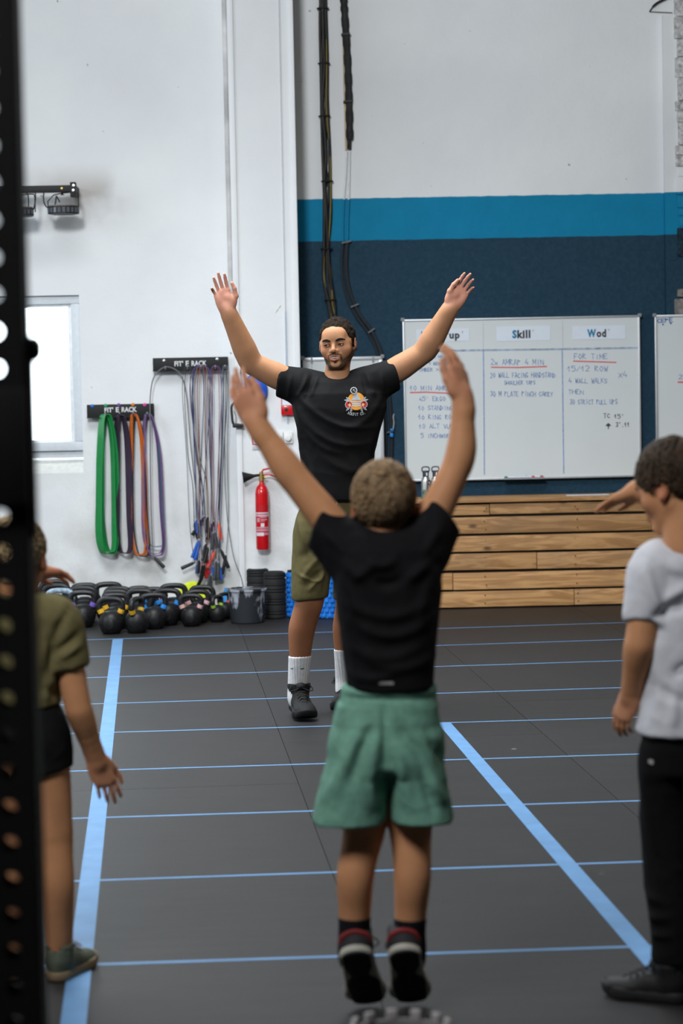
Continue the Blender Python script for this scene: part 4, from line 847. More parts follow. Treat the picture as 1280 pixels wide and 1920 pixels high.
# ================================================================== PEOPLE
# bodies and clothes are grown as smooth distance fields and meshed into one continuous surface each
def nrm(v): v = np.asarray(v, float); return v/np.linalg.norm(v)
class Vox:
    def __init__(s, lo, hi, h):
        s.lo = np.array(lo, float); s.h = h; s.n = np.ceil((np.array(hi, float)-s.lo)/h).astype(int)+1
        s.G = np.full(s.n, 1.0, np.float32); s.ax = [(s.lo[i]+h*np.arange(s.n[i])).astype(np.float32) for i in range(3)]
    def region(s, lo, hi):
        a = np.clip(np.floor((np.array(lo)-s.lo)/s.h).astype(int), 0, s.n); b = np.clip(np.ceil((np.array(hi)-s.lo)/s.h).astype(int)+1, 0, s.n)
        sl = tuple(slice(a[i], b[i]) for i in range(3))
        return sl, s.ax[0][sl[0]][:, None, None], s.ax[1][sl[1]][None, :, None], s.ax[2][sl[2]][None, None, :]
    def put(s, lo, hi, fn, k=.01, op='u'):
        m = k+3*s.h; sl, X, Y, Z = s.region(np.array(lo)-m, np.array(hi)+m)
        if min(s.G[sl].shape) == 0: return
        d = fn(X, Y, Z); g = s.G[sl]
        if op == 'u': hh = np.maximum(k-np.abs(g-d), 0)/k; s.G[sl] = np.minimum(g, d)-hh*hh*k*.25
        elif op == 's': d = -d; hh = np.maximum(k-np.abs(g-d), 0)/k; s.G[sl] = np.maximum(g, d)+hh*hh*k*.25
    def cap(s, a, b, ra, rb=None, k=.012, op='u', clip=None, flat=None):
        rb = ra if rb is None else rb; a = np.asarray(a, float); b = np.asarray(b, float); ba = b-a; L2 = max(float(ba@ba), 1e-12); r = max(ra, rb)
        def fn(X, Y, Z):
            x, y, z = X-a[0], Y-a[1], Z-a[2]; h = np.clip((x*ba[0]+y*ba[1]+z*ba[2])/L2, 0, 1)
            d = np.sqrt((x-h*ba[0])**2+(y-h*ba[1])**2+(z-h*ba[2])**2)-(ra+(rb-ra)*h)
            if clip is not None:
                for c, n in clip: d = np.maximum(d, (X-c[0])*n[0]+(Y-c[1])*n[1]+(Z-c[2])*n[2])
            return d
        s.put(np.minimum(a, b)-r, np.maximum(a, b)+r, fn, k, op)
    def limb(s, pts, rad, k=.012, n=5, clip=None):
        P_ = [Vector(p) for p in pts]; S = smooth_path(P_, n); t = np.linspace(0, len(pts)-1, len(S)); R = np.interp(t, range(len(pts)), rad)
        for i in range(len(S)-1): s.cap(np.array(S[i]), np.array(S[i+1]), R[i], R[i+1], k, clip=clip)
    def ell(s, c, r, k=.012, R=None, op='u', clip=None):
        c = np.asarray(c, float); r = np.asarray(r, float); R = np.eye(3) if R is None else np.asarray(R); m = r.max()
        def fn(X, Y, Z):
            x, y, z = X-c[0], Y-c[1], Z-c[2]
            u = (R[0, 0]*x+R[1, 0]*y+R[2, 0]*z)/r[0]; v = (R[0, 1]*x+R[1, 1]*y+R[2, 1]*z)/r[1]; w = (R[0, 2]*x+R[1, 2]*y+R[2, 2]*z)/r[2]
            q = np.sqrt(u*u+v*v+w*w)+1e-9; g = np.sqrt((u/r[0])**2+(v/r[1])**2+(w/r[2])**2)+1e-9
            d = q*(q-1)/g
            if clip is not None:
                for cc, n in clip: d = np.maximum(d, (X-cc[0])*n[0]+(Y-cc[1])*n[1]+(Z-cc[2])*n[2])
            return d
        s.put(c-m, c+m, fn, k, op)
    def loft(s, secs, k=.03, e=2.3, end=.02, clip=None):
        """secs: (z, x, y, rx, ry) from low to high"""
        S = np.array(sorted(secs), float); z0, z1 = S[0, 0], S[-1, 0]; rx = S[:, 3].max(); ry = S[:, 4].max()
        def fn(X, Y, Z):
            zc = np.clip(Z, z0, z1); f = [np.interp(zc, S[:, 0], S[:, i]) for i in range(1, 5)]
            q = (np.abs((X-f[0])/f[2])**e+np.abs((Y-f[1])/f[3])**e)**(1/e)
            d = (q-1)*np.minimum(f[2], f[3]); dz = np.maximum(z0-Z, Z-z1)
            h = np.maximum(end-np.abs(d-dz), 0)/end; d = np.maximum(d, dz)+h*h*end*.25
            if clip is not None:
                for cc, n in clip: d = np.maximum(d, (X-cc[0])*n[0]+(Y-cc[1])*n[1]+(Z-cc[2])*n[2])
            return d
        s.put((S[:, 1].min()-rx, S[:, 2].min()-ry, z0), (S[:, 1].max()+rx, S[:, 2].max()+ry, z1), fn, k)
    def cut(s, c, n):
        """remove everything on the n side of the plane through c"""
        s.G = np.maximum(s.G, (s.ax[0]-c[0])[:, None, None]*n[0]+(s.ax[1]-c[1])[None, :, None]*n[1]+(s.ax[2]-c[2])[None, None, :]*n[2])
    def hollow(s, th): s.G = np.maximum(s.G, -(s.G+th))
    def mesh(s):
        """surface nets"""
        G_ = s.G; n = G_.shape; I = G_ < 0
        c8 = [I[i:n[0]-1+i, j:n[1]-1+j, k:n[2]-1+k] for i in (0, 1) for j in (0, 1) for k in (0, 1)]
        anyi = c8[0].copy(); alli = c8[0].copy()
        for c in c8[1:]: anyi |= c; alli &= c
        act = np.argwhere(anyi & ~alli); idx = np.full((n[0]-1, n[1]-1, n[2]-1), -1, np.int32); idx[tuple(act.T)] = np.arange(len(act))
        acc = np.zeros((len(act), 3)); cnt = np.zeros(len(act))
        off = np.array([(i, j, k) for i in (0, 1) for j in (0, 1) for k in (0, 1)])
        val = [G_[act[:, 0]+o[0], act[:, 1]+o[1], act[:, 2]+o[2]] for o in off]
        for a in range(8):
            for b in range(a+1, 8):
                if np.abs(off[a]-off[b]).sum() != 1: continue
                m = (val[a] < 0) != (val[b] < 0); t = val[a][m]/(val[a][m]-val[b][m])
                acc[m] += off[a]+(off[b]-off[a])*t[:, None]; cnt[m] += 1
        V = s.lo+(act+acc/cnt[:, None])*s.h
        quads = []
        for ax in range(3):
            sl0 = [slice(1, n[i]-1) for i in range(3)]; sl1 = list(sl0); sl0[ax] = slice(0, n[ax]-1); sl1[ax] = slice(1, n[ax])
            A_ = I[tuple(sl0)]; B_ = I[tuple(sl1)]; E = np.argwhere(A_ != B_); inside = A_[tuple(E.T)]
            for i in range(3):
                if i != ax: E[:, i] += 1
            u, v = [(1, 2), (2, 0), (0, 1)][ax]
            def at(du, dv): q = E.copy(); q[:, u] -= du; q[:, v] -= dv; return idx[tuple(q.T)]
            q = np.stack([at(1, 1), at(0, 1), at(0, 0), at(1, 0)], 1); q[~inside] = q[~inside][:, ::-1]; quads.append(q)
        return V, np.concatenate(quads)
def vnormals(V, Q):
    n = np.cross(V[Q[:, 2]]-V[Q[:, 0]], V[Q[:, 3]]-V[Q[:, 1]]); N = np.zeros_like(V)
    for i in range(4): np.add.at(N, Q[:, i], n)
    return N/(np.linalg.norm(N, axis=1, keepdims=True)+1e-12)
def relax(V, Q, it=2, w=.5):
    for _ in range(it):
        S = np.zeros_like(V); c = np.zeros(len(V))
        for i in range(4):
            np.add.at(S, Q[:, i], V[Q[:, (i+1) % 4]]+V[Q[:, (i-1) % 4]]); np.add.at(c, Q[:, i], 2)
        V = V*(1-w)+w*S/c[:, None]
    return V
def folds(V, Q, F, noise_amp=0.0, seed=1, freq=14):
    """cloth creases: F = (start, end, bow vector, width, depth); negative depth is a valley"""
    N = vnormals(V, Q); D = np.zeros(len(V))
    for a, b, bow, w, amp in F:
        a, b, bow = np.array(a, float), np.array(b, float), np.array(bow, float); best = np.full(len(V), 1e9)
        P_ = [a+(b-a)*t+bow*4*t*(1-t) for t in np.linspace(0, 1, 9)]; V2 = V[:, ::2]
        tp = np.zeros(len(V))
        for i in range(8):
            p2 = P_[i][::2]; ba = (P_[i+1]-P_[i])[::2]; h = np.clip(((V2-p2)@ba)/(ba@ba+1e-12), 0, 1); d = np.linalg.norm(V2-p2-h[:, None]*ba, axis=1)
            m = d < best; best[m] = d[m]; tp[m] = (i+h[m])/8
        D += 1.25*amp*np.exp(-(best/w)**2)*np.sin(np.pi*np.clip(tp*.9+.05, 0, 1))**.6*np.clip(-N[:, 1]*2, 0, 1)
    if noise_amp:
        W2 = V+.03*np.stack([vnoise(V, 9, seed+i) for i in range(3)], 1)
        rid = lambda f_, sd, st: 1-2*np.abs(vnoise(W2*np.array(st), f_, sd))
        D += noise_amp*(rid(freq, seed+5, (1, 1, .55))+.6*rid(freq*1.9, seed+6, (.7, 1, 1))+.3*vnoise(V, freq*4, seed+7))
    return V+N*D[:, None]

def vnoise(P, freq, seed=0):
    """smooth lattice noise in -1..1"""
    Q = np.asarray(P, float)*freq+seed*17.31; i = np.floor(Q).astype(np.int64); f = Q-i; f = f*f*(3-2*f); out = 0
    for a in (0, 1):
        for b in (0, 1):
            for c in (0, 1):
                h_ = ((i[..., 0]+a)*374761393+(i[..., 1]+b)*668265263+(i[..., 2]+c)*2147483647+seed*974711) & 0xffffffff
                h_ = ((h_ ^ (h_ >> 13))*1274126177) & 0xffffffff; h_ = (h_ ^ (h_ >> 16)) & 0xffff
                out = out+(h_/32767.5-1)*(f[..., 0] if a else 1-f[..., 0])*(f[..., 1] if b else 1-f[..., 1])*(f[..., 2] if c else 1-f[..., 2])
    return out
def skin_mat(name, rough=.58): return mat(name, (.5, .3, .2), rough, var=.06, scale=22, tint=True, bump=.04, bscale=180, sss=.08, spec=.22)
def cloth_mat(name, col, rough=.85, var=.10, scale=60, bump=.15, sheen=.0): return mat(name, col, rough, var=var, scale=scale, bump=bump, bscale=500, sheen=sheen, spec=.12)

def rotz(a): c, s = math.cos(a), math.sin(a); return np.array([[c, -s, 0], [s, c, 0], [0, 0, 1.]])
def roty(a): c, s = math.cos(a), math.sin(a); return np.array([[c, 0, s], [0, 1, 0], [-s, 0, c]])
def rotx(a): c, s = math.cos(a), math.sin(a); return np.array([[1, 0, 0], [0, c, -s], [0, s, c]])

class Head:
    """head in its own frame: x to its left ear, y out of the face, z up; s = 1 for an adult head 0.225 m high"""
    def __init__(h, c, R, s=1.0, child=False): h.c = np.array(c, float); h.R = R; h.s = s; h.child = child
    def w(h, x, y, z): return h.c+h.R@(np.array([x, y, z])*h.s)
    def loc(h, V): return ((V-h.c)@h.R)/h.s
    def grow(h, v):
        s = h.s; W_ = h.w; R = h.R; ch = h.child
        E = lambda c, r, k, op='u', R2=None: v.ell(W_(*c), np.array(r)*s, k*s, R if R2 is None else R@R2, op)
        C = lambda a, b, ra, rb, k, op='u': v.cap(W_(*a), W_(*b), ra*s, rb*s, k*s, op)
        E((0, -.014, .030), (.073, .091, .083), .03)
        E((0, .022, -.028), (.060, .062, .080), .035)
        jw = .050 if not ch else .046
        for q in (-1, 1):
            C((q*jw, -.004, -.048), (q*.020, .060, -.094), .019, .017, .025)
            E((q*.043, .052, -.026), (.023, .024, .024), .028)
            C((q*.058, .028, .012), (q*.040, .068, .006), .012, .010, .02)
        E((0, .064, -.093), (.023, .020, .017), .022)
        C((-.030, .074, .019), (.030, .074, .019), .011, .011, .016)
        E((0, .060, .045), (.050, .028, .030), .03)
        for q in (-1, 1): E((q*.032, .092, -.001), (.018, .016, .0105), .012, 's')
        for q in (-1, 1): E((q*.032, .0705, .0), (.0155, .0135, .0125), .004)
        nl = .104 if not ch else .098
        C((0, .080, .008), (0, nl-.004, -.021), .0075, .0092, .010)
        E((0, nl-.004, -.027), (.0112, .0115, .0098), .008)
        for q in (-1, 1):
            E((q*.0135, nl-.017, -.029), (.0082, .0105, .0078), .006)
            E((q*.007, nl-.010, -.0375), (.0040, .0055, .0035), .003, 's')
        E((0, .078, -.057), (.029, .018, .020), .018)
        C((0, .094, -.0405), (0, .095, -.047), .003, .003, .008, 's')
        for q in (-1, 1):
            C((q*.004, .0955, -.0505), (q*.026, .0835, -.0562), .0050, .0030, .004)
            C((0, .0940, -.0690), (q*.023, .0840, -.0600), .0062, .0035, .004)
        if not ch: E((0, .093, -.0590), (.020, .010, .0044), .003, 's')
        E((0, .086, -.0790), (.016, .007, .004), .008, 's')
        for q in (-1, 1):
            R2 = rotz(q*R_(-32))@rotx(R_(10))
            E((q*.0800, -.009, -.006), (.0085, .0185, .030), .006, 'u', R2)
            E((q*.0865, -.003, -.004), (.0050, .0100, .0195), .006, 's', R2)
            E((q*.074, .002, -.030), (.007, .008, .010), .006)
        h.neck_top = W_(0, -.022, -.055)
    def tint(h, V, T, lips, beard=None):
        L = h.loc(V); x, y, z = L[:, 0], L[:, 1], L[:, 2]
        inh = (np.abs(x) < .1) & (y > -.13) & (y < .13) & (z > -.14) & (z < .13)
        def blob(m, col, f): 
            m = (np.clip(m, 0, 1)*f)[:, None]; T[:] = T*(1-m)+np.array(col)*m
        sm = lambda a, b, t: np.clip((t-a)/(b-a), 0, 1)
        g = np.exp(-((np.abs(x)-.045)/.02)**2-((z+.03)/.02)**2)*inh*(y > .02); blob(g, lips, .25)
        g = np.exp(-(x/.016)**2-((z+.027)/.014)**2)*inh*(y > .08); blob(g, lips, .22)
        g = inh*(np.abs(x) > .070)*(z < .03)*(z > -.045)*(y < .03); blob(g, lips, .35)
        if beard is not None:
            ax = np.abs(x); st = vnoise(L, 420, 5)
            line = np.interp(y, [-.01, .03, .055, .075], [-.006, -.036, -.056, -.070])
            b = sm(.008, -.006, z-line+.004*st)*(y > -.014)
            bw = np.interp(z, [-.102, -.094, -.085, -.06], [.010, .017, .023, .027])+.003*st; bare = (1-sm(bw-.005, bw+.004, ax))*sm(-.104, -.096, z+.002*st)*(y > .05); soul = np.exp(-(ax/.0075)**4-((z+.0800)/.0060)**4)
            side = np.exp(-((ax-.0285-.05*np.clip(-.058-z, 0, .05))/.0050)**2)*sm(-.043, -.050, z)*(y > .05)
            must = np.exp(-((z+.0435+.0045*(ax/.026)**2)/.0052)**4)*(ax < .030)*(y > .07)*(1-.5*np.exp(-(ax/.003)**2))
            b = np.maximum.reduce([b*(1-bare), soul*.75*(y > .06), side, must])
            b = b*inh*(1-sm(.058, .040, y)*sm(-.080, -.092, z))*(1-sm(-.114, -.120, z))
            blob(b*(.93+.12*st), beard, .97)
        g = np.exp(-(x/.0225)**4-((z+.0655)/.0062)**2)*inh*(y > .075); blob(g, lips, .75)
        g = np.exp(-(x/.022)**4-((z+.0515)/.0035)**2)*inh*(y > .078); blob(g, np.array(lips)*.8, .6)
        for q in (-1, 1):
            g = np.exp(-((x-q*.032)/.017)**4-((z+.001)/.010)**2)*inh*(y > .05); blob(g, np.array(lips)*.55, .35)
        return T
    def features(h, par, root, bvh, iris=(.03, .015, .008), brow=(.012, .009, .007), look=(0, 0), teeth=False, lid=(.2, .1, .06)):
        s = h.s; M = Matrix([list(r) for r in h.R]).to_4x4()
        EYE = mat('eye white', (.60, .56, .53), .25, var=.02); IR = mat('iris %s' % (iris,), iris, .15)
        def on(x, z, lift=0.0):
            o = h.w(x, .20, z); d = -h.R[:, 1]; hit = bvh.ray_cast(Vector(o), Vector(d))
            p = np.array(hit[0]) if hit[0] is not None else h.w(x, .085, z)
            return Vector(p+h.R[:, 1]*lift*s-root)
        for q in (-1, 1):
            p = h.w(q*.0318, .0752, -.0008)-root
            e = MB().lathe([(0, -.0118*s)]+[(.0118*s*math.sin(math.pi*i/12), -.0118*s*math.cos(math.pi*i/12)) for i in range(1, 12)]+[(0, .0118*s)], 18).build('eye', EYE, par)
            e.location = p; dirv = h.R@nrm([look[0], 1, look[1]]); e.rotation_mode = 'QUATERNION'; e.rotation_quaternion = Vector(dirv).to_track_quat('Z', 'Y')
            MB().lathe([(.0064*s, .0100*s), (.0045*s, .0112*s), (0, .0121*s)], 14).build('iris', IR, e)
            ey = lambda dx, z: Vector(h.w(q*.0318+dx, .0752+math.sqrt(max(.0118**2-dx*dx*.55-z*z, 1e-6))+.0004, z-.0008)-root)
            up = [ey(dx, .0052-dx*dx*20) for dx in np.linspace(-.0150, .0150, 9)]
            MB().tube(up, [.0010*s]+[.0028*s]*7+[.0010*s], 6).build('eyelid', mat('lid %s' % (lid,), lid, .85, spec=.08), par)
            up = [ey(dx, .0030-dx*dx*20) for dx in np.linspace(-.0148, .0148, 9)]
            MB().tube(up, [.0006*s]+[.0015*s]*7+[.0006*s], 5).build('lashes', mat('lash', (.008, .006, .005), .6), par)
            lo = [ey(dx, -.0058+dx*dx*18) for dx in np.linspace(-.0140, .0140, 9)]
            MB().tube(lo, [.0006*s]+[.0018*s]*7+[.0006*s], 5).build('lower_lid', mat('lid %s' % (lid,), lid, .85, spec=.08), par)
            br = [on(q*(.0125+.040*t), .0165+.0065*math.sin(t*2.6)-.002*t, .0008) for t in np.linspace(0, 1, 9)]
            MB().ribbon(br, [tuple(h.R@np.array([0, .002, .0100*(.55+1.1*t if t < .35 else .935*(1-.62*((t-.35)/.65)**2))])*s) for t in np.linspace(0, 1, 9)], .0034*s).build('eyebrow', mat('brow %s' % (brow,), brow, .8), par)
        if teeth:
            mb = MB()
            for i in range(-3, 4): mb.box((-.0029*s, -.002*s, -.0040*s), (.0029*s, .0025*s, .0026*s), .0007*s, M, tuple(h.w(i*.0056, .0905-abs(i)*.0011, -.0565)-root))
            o = mb.build('teeth', mat('teeth', (.60, .56, .50), .3), par); o['kind'] = 'stuff'

def hand(v, wrist, fdir, pnorm, tside, L=.19, curl=(12, 14, 16, 20), spread=(6, 1, -4, -10), thumb=(38, 20), wr=.024, pinky_curl=None, tcurl=12):
    """open hand: fdir along the fingers, pnorm out of the palm, tside towards the thumb"""
    f = nrm(fdir); n = nrm(np.asarray(pnorm, float)-f*(np.asarray(pnorm, float)@f)); t = np.cross(f, n); t = t if t@np.asarray(tside, float) > 0 else -t
    s = L/.19; w = np.asarray(wrist, float); X = lambda a, b, c=0.0: w+(f*a+t*b+n*c)*s
    kn = [(.092, .030, .002), (.097, .010, 0), (.092, -.010, 0), (.083, -.028, .002)]
    for (a, b, c) in kn: v.cap(X(.0, b*.45, 0), X(a-.004, b, c), .0135*s, .0108*s, .016*s)
    v.ell(X(.045, .0, .003), np.array([.036, .050, .0135])*s, .012*s, np.stack([t, f, n], 1))
    v.ell(X(.042, .026, .010), np.array([.019, .032, .0145])*s, .014*s, np.stack([nrm(t*.8+f*.4), nrm(f*.8-t*.4), n], 1))
    v.ell(X(.040, -.024, .008), np.array([.014, .034, .0125])*s, .014*s, np.stack([t, f, n], 1))
    v.cap(X(-.03, 0, 0), X(.015, 0, 0), wr*.95, wr, .02*s)
    lens = (.070, .078, .072, .056); rads = (.0084, .0086, .0082, .0073)
    tips = []
    for i, (a, b, c) in enumerate(kn):
        sp = R_(spread[i]); d = f*math.cos(sp)+t*math.sin(sp); ax = np.cross(d, n); p = X(a, b, c); ang = 0; cu = curl[i] if hasattr(curl[i], '__len__') else (curl[i]*.6, curl[i], curl[i]*.7)
        for j, (fr, r0_, r1_) in enumerate(((.44, 1, .94), (.31, .94, .86), (.25, .86, .72))):
            ang += R_(cu[j]); dd = d*math.cos(ang)+n*math.sin(ang); q = p+dd*lens[i]*fr*s
            v.cap(p, q, rads[i]*r0_*s, rads[i]*r1_*s, .0035*s); p = q
        tips.append(p)
    b0 = X(.022, .026, .006); ta, tb = R_(thumb[0]), R_(thumb[1]); d = nrm(f*math.cos(ta)+t*math.sin(ta)+n*.22); b1 = b0+d*.042*s
    d2 = nrm(f*math.cos(tb)+t*math.sin(tb)+n*.12*1); b2 = b1+d2*.034*s; d3 = nrm(f*math.cos(tb-R_(tcurl))+t*math.sin(tb-R_(tcurl))+n*.05); b3 = b2+d3*.026*s
    v.cap(b0, b1, .0150*s, .0115*s, .012*s); v.cap(b1, b2, .0108*s, .0098*s, .006*s); v.cap(b2, b3, .0098*s, .0076*s, .004*s)
    return tips

def to_part(V, Q, root, name, m, par, col=None): return npmesh(name, V-np.array(root), Q, m, par, col)

def shoe(par, root, heel, fdir, up, L, mu, ms, lace, ws=1.0, *, sole_h=.026, name='shoe', accent=None, tread=None, ankle_r=.036, tongue=None):
    """trainer from the heel point on its sole, pointing along fdir"""
    f = nrm(fdir); u = nrm(np.asarray(up, float)-f*(np.asarray(up, float)@f)); sd = np.cross(f, u)*ws; heel = np.asarray(heel, float); k = L/.28
    def TW(V): return heel+(V[:, 1:2]*f+V[:, 0:1]*sd+V[:, 2:3]*u)
    h = .0035
    v = Vox((-.07*k, -.03*k, -.01), (.07*k, L+.03*k, .15*k), h)
    v.ell((0, .050*k, .050*k), (.034*k, .045*k, .055*k), .02*k); v.ell((0, .115*k, .042*k), (.037*k, .07*k, .048*k), .03*k); v.ell((0, .200*k, .028*k), (.044*k, .068*k, .036*k), .03*k); v.ell((.004*k, .240*k, .022*k), (.036*k, .036*k, .030*k), .02*k)
    v.cap((0, .050*k, .07*k), (0, .058*k, .105*k), .036*k, ankle_r*k+.004, .02*k); v.cap((0, .088*k, .085*k), (0, .108*k, .112*k), .020*k, .017*k, .012*k)
    v.cut((0, 0, sole_h*.8), (0, 0, -1))
    v.cap((0, .052*k, .10*k), (0, .060*k, .16*k), ankle_r*k-.003, ankle_r*k, .006*k, 's')
    V, Q = v.mesh(); V = relax(V, Q, 1); s = to_part(TW(V), Q, root, name, mu, par)
    v = Vox((-.07*k, -.03*k, -.02), (.07*k, L+.03*k, .08*k), h); 
    lo = dict(clip=[((0, 0, sole_h), (0, 0, 1)), ((0, 0, 0), (0, 0, -1))])
    v.cap((0, .040*k, sole_h*.5), (0, .1*k, sole_h*.5), .039*k, .036*k, .01, clip=lo['clip']); v.cap((0, .1*k, sole_h*.5), (.002*k, .205*k, sole_h*.5), .036*k, .048*k, .01, clip=lo['clip']); v.cap((.002*k, .205*k, sole_h*.5), (.005*k, .240*k, sole_h*.5), .048*k, .040*k, .01, clip=lo['clip'])
    V, Q = v.mesh(); V[:, 2] += np.maximum(V[:, 1]-.20*k, 0)**2*3.0/k; to_part(TW(relax(V, Q, 1)), Q, root, 'sole', ms, s)
    if tread is not None:
        v = Vox((-.06*k, -.02*k, -.02), (.06*k, L+.02*k, .03), h); cl = [((0, 0, .004), (0, 0, 1)), ((0, 0, -.005), (0, 0, -1))]
        v.cap((0, .040*k, 0), (0, .075*k, 0), .034*k, .033*k, .004, clip=cl); v.cap((.002*k, .16*k, 0), (.004*k, .242*k, 0), .040*k, .036*k, .006, clip=cl); v.cap((0, .075*k, 0), (.0, .16*k, 0), .020*k, .026*k, .01, clip=cl)
        V, Q = v.mesh(); V[:, 2] += np.maximum(V[:, 1]-.20*k, 0)**2*3.0/k; to_part(TW(V), Q, root, 'outsole', tread, s)
    def T1(p): p = np.array(p)*k; return Vector(heel+p[1]*f+p[0]*sd+p[2]*u-np.array(root))
    mb = MB()
    for i in range(5):
        y = .118+.020*i; z = .106-.0105*i; mb.tube([T1((-.022, y, z-.012)), T1((-.008, y+.006, z+.002)), T1((.010, y-.002, z+.002)), T1((.022, y+.004, z-.012))], .0026*k, 6)
    mb.tube(smooth_path([T1((0, .112, .112)), T1((.03, .10, .118)), T1((.048, .112, .10)), T1((.03, .125, .10)), T1((.004, .116, .11))], 5), .0022*k, 6).tube(smooth_path([T1((0, .112, .112)), T1((-.03, .10, .12)), T1((-.046, .118, .10)), T1((-.03, .128, .098)), T1((-.004, .116, .11))], 5), .0022*k, 6)
    o = mb.build('laces', lace, s); o['kind'] = 'stuff'
    if accent is not None:
        mb = MB(); mb.tube(smooth_path([T1((-.034, .035, .055)), T1((-.025, .012, .062)), T1((0, .002, .066)), T1((.025, .012, .062)), T1((.034, .035, .055))], 5), .0075*k, 6); mb.build('heel_tab', accent, s)
    return s

def strands(h, par, root, m, hair_z, n, length, seed, base, off=.010, whorl=(0.012, -.055, .105), width=.0022, var=.35, flow=None, volume=1.0):
    """short hair as tapering locks that follow the skull from the whorl"""
    r = np.random.RandomState(seed); s = h.s; V = []; Q = []; C_ = []; cen = np.array([0, -.014, .030]); rad = np.array([.073, .091, .083])
    wh = nrm((np.array(whorl)-cen)/rad)
    cnt = 0
    while cnt < n:
        d = nrm(r.normal(size=3)); p = cen+d*rad
        if p[2] < hair_z(p[0], p[1])+.004: continue
        cnt += 1; g = d-wh*(d@wh); g = nrm(g) if np.linalg.norm(g) > 1e-3 else nrm(r.normal(size=3)); sw = np.cross(wh, d)*.55*math.exp(-3*(1-d@wh)); fl_ = nrm(g+sw+(flow(p) if flow else 0)+r.normal(size=3)*.22)
        L = length*r.uniform(.6, 1.25); P_ = []; dd = d.copy()
        for i in range(5):
            t = i/4; q = cen+nrm(dd)*(rad+off*volume*(.35+.9*math.sin(math.pi*min(t*.75+.18, 1)))*r.uniform(.9, 1.1)); P_.append(q); dd = nrm(dd+(fl_-dd*(fl_@dd))*L/4/.08)
        P_ = np.array(P_); w_ = width*r.uniform(.7, 1.4); b0 = len(V)*0+sum(len(a) for a in V); colr = np.array(base)*(1+r.uniform(-var, var))
        ring = []
        for i in range(5):
            tn = nrm(P_[min(i+1, 4)]-P_[max(i-1, 0)]); o = nrm(P_[i]-cen); sd = np.cross(tn, o); ww = w_*(1-.8*(i/4)**2)
            ring += [P_[i]+sd*ww, P_[i]+o*ww*.8, P_[i]-sd*ww]
        V.append(np.array(ring)); C_.append(np.repeat([colr], 15, 0)*np.linspace(.75, 1.1, 15)[:, None])
        for i in range(4):
            for j in range(3): a = b0+i*3+j; b = b0+i*3+(j+1) % 3; Q.append((a, b, b+3, a+3))
    V = np.concatenate(V); Wd = h.c+(V*s)@h.R.T
    o = npmesh('hair_locks', Wd-np.array(root), np.array(Q), m, par, np.concatenate(C_)); o['kind'] = 'stuff'; return o
def hair_shell(h, par, root, m, hair_z, off, seed, amp, freq, col, res=.004, shape=(1, 1, 1), name='hair'):
    s = h.s; c = h.c; lo = c-.135*s; hi = c+.14*s; v = Vox(lo, hi, res); sl, X, Y, Z = v.region(lo, hi)
    R = h.R; x = (R[0, 0]*(X-c[0])+R[1, 0]*(Y-c[1])+R[2, 0]*(Z-c[2]))/s; y = (R[0, 1]*(X-c[0])+R[1, 1]*(Y-c[1])+R[2, 1]*(Z-c[2]))/s; z = (R[0, 2]*(X-c[0])+R[1, 2]*(Y-c[1])+R[2, 2]*(Z-c[2]))/s
    rx, ry, rz = (.073+off)*shape[0], (.091+off)*shape[1], (.083+off*1.15)*shape[2]
    q = np.sqrt((x/rx)**2+((y+.014)/ry)**2+((z-.030)/rz)**2); d = (q-1)*.078
    # below the ears the hair follows the back of the skull down to the nape
    nape = np.sqrt((x/(.050+off*.5))**2+((y+.024)/(.046+off*.6))**2)-1; d = np.minimum(d, np.where((z < .01) & (z > -.125), np.maximum(nape*.06, -.02-z*0), 1))
    sh_ = np.broadcast_shapes(x.shape, y.shape, z.shape); PP = np.stack([np.broadcast_to(x, sh_), np.broadcast_to(y, sh_), np.broadcast_to(z, sh_)], -1)
    near = np.abs(d) < .03; nz = np.zeros(sh_); Pn = PP[near]; nz[near] = vnoise(Pn, freq, seed)+.8*vnoise(Pn, freq*1.9, seed+1)+.5*vnoise(Pn, freq*3.3, seed+2)
    d = d-amp*nz
    zf = hair_z(x, y); edge = (zf-z)*.8; k = .012; hh = np.maximum(k-np.abs(d-edge), 0)/k; d = np.maximum(d, edge)+hh*hh*k*.25
    v.G[sl] = (d*s).astype(np.float32)
    V, Q = v.mesh(); V = relax(V, Q, 1, .4); L = h.loc(V); T = np.repeat([col], len(V), 0)*(1+.25*np.sin(L[:, 0:1]*300+np.sin(L[:, 2:3]*130)*2))
    return to_part(V, Q, root, name, m, par, T)

def decal(bvh, root, outline, m, name, par, cx, cz, sc_, ydir=1, lift=.0022, face_y=None, rot=0):
    """flat print: an outline in cloth coordinates laid on the garment"""
    cr, sr = math.cos(rot), math.sin(rot)
    pts = []
    for (x, z) in outline:
        X = cx+(x*cr-z*sr)*sc_; Z = cz+(x*sr+z*cr)*sc_; hit = bvh.ray_cast(Vector((X, face_y-.6*ydir, Z)), Vector((0, ydir, 0)))
        if hit[0] is None: return None
        pts.append(Vector((X, hit[0].y-lift*ydir, Z))-Vector(root))
    me = bpy.data.meshes.new(name); n = len(pts); c = sum(pts, Vector())/n
    me.from_pydata([c-Vector((0, 0, 0))]+pts, [], [(0, 1+i, 1+(i+1) % n) for i in range(n)]); me.materials.append(m); o = bpy.data.objects.new(name, me); COL.objects.link(o); o.parent = par; return o
def disc_pts(x, z, r, n=20, rz=None): return [(x+r*math.cos(2*math.pi*i/n), z+(rz or r)*math.sin(2*math.pi*i/n)) for i in range(n)]

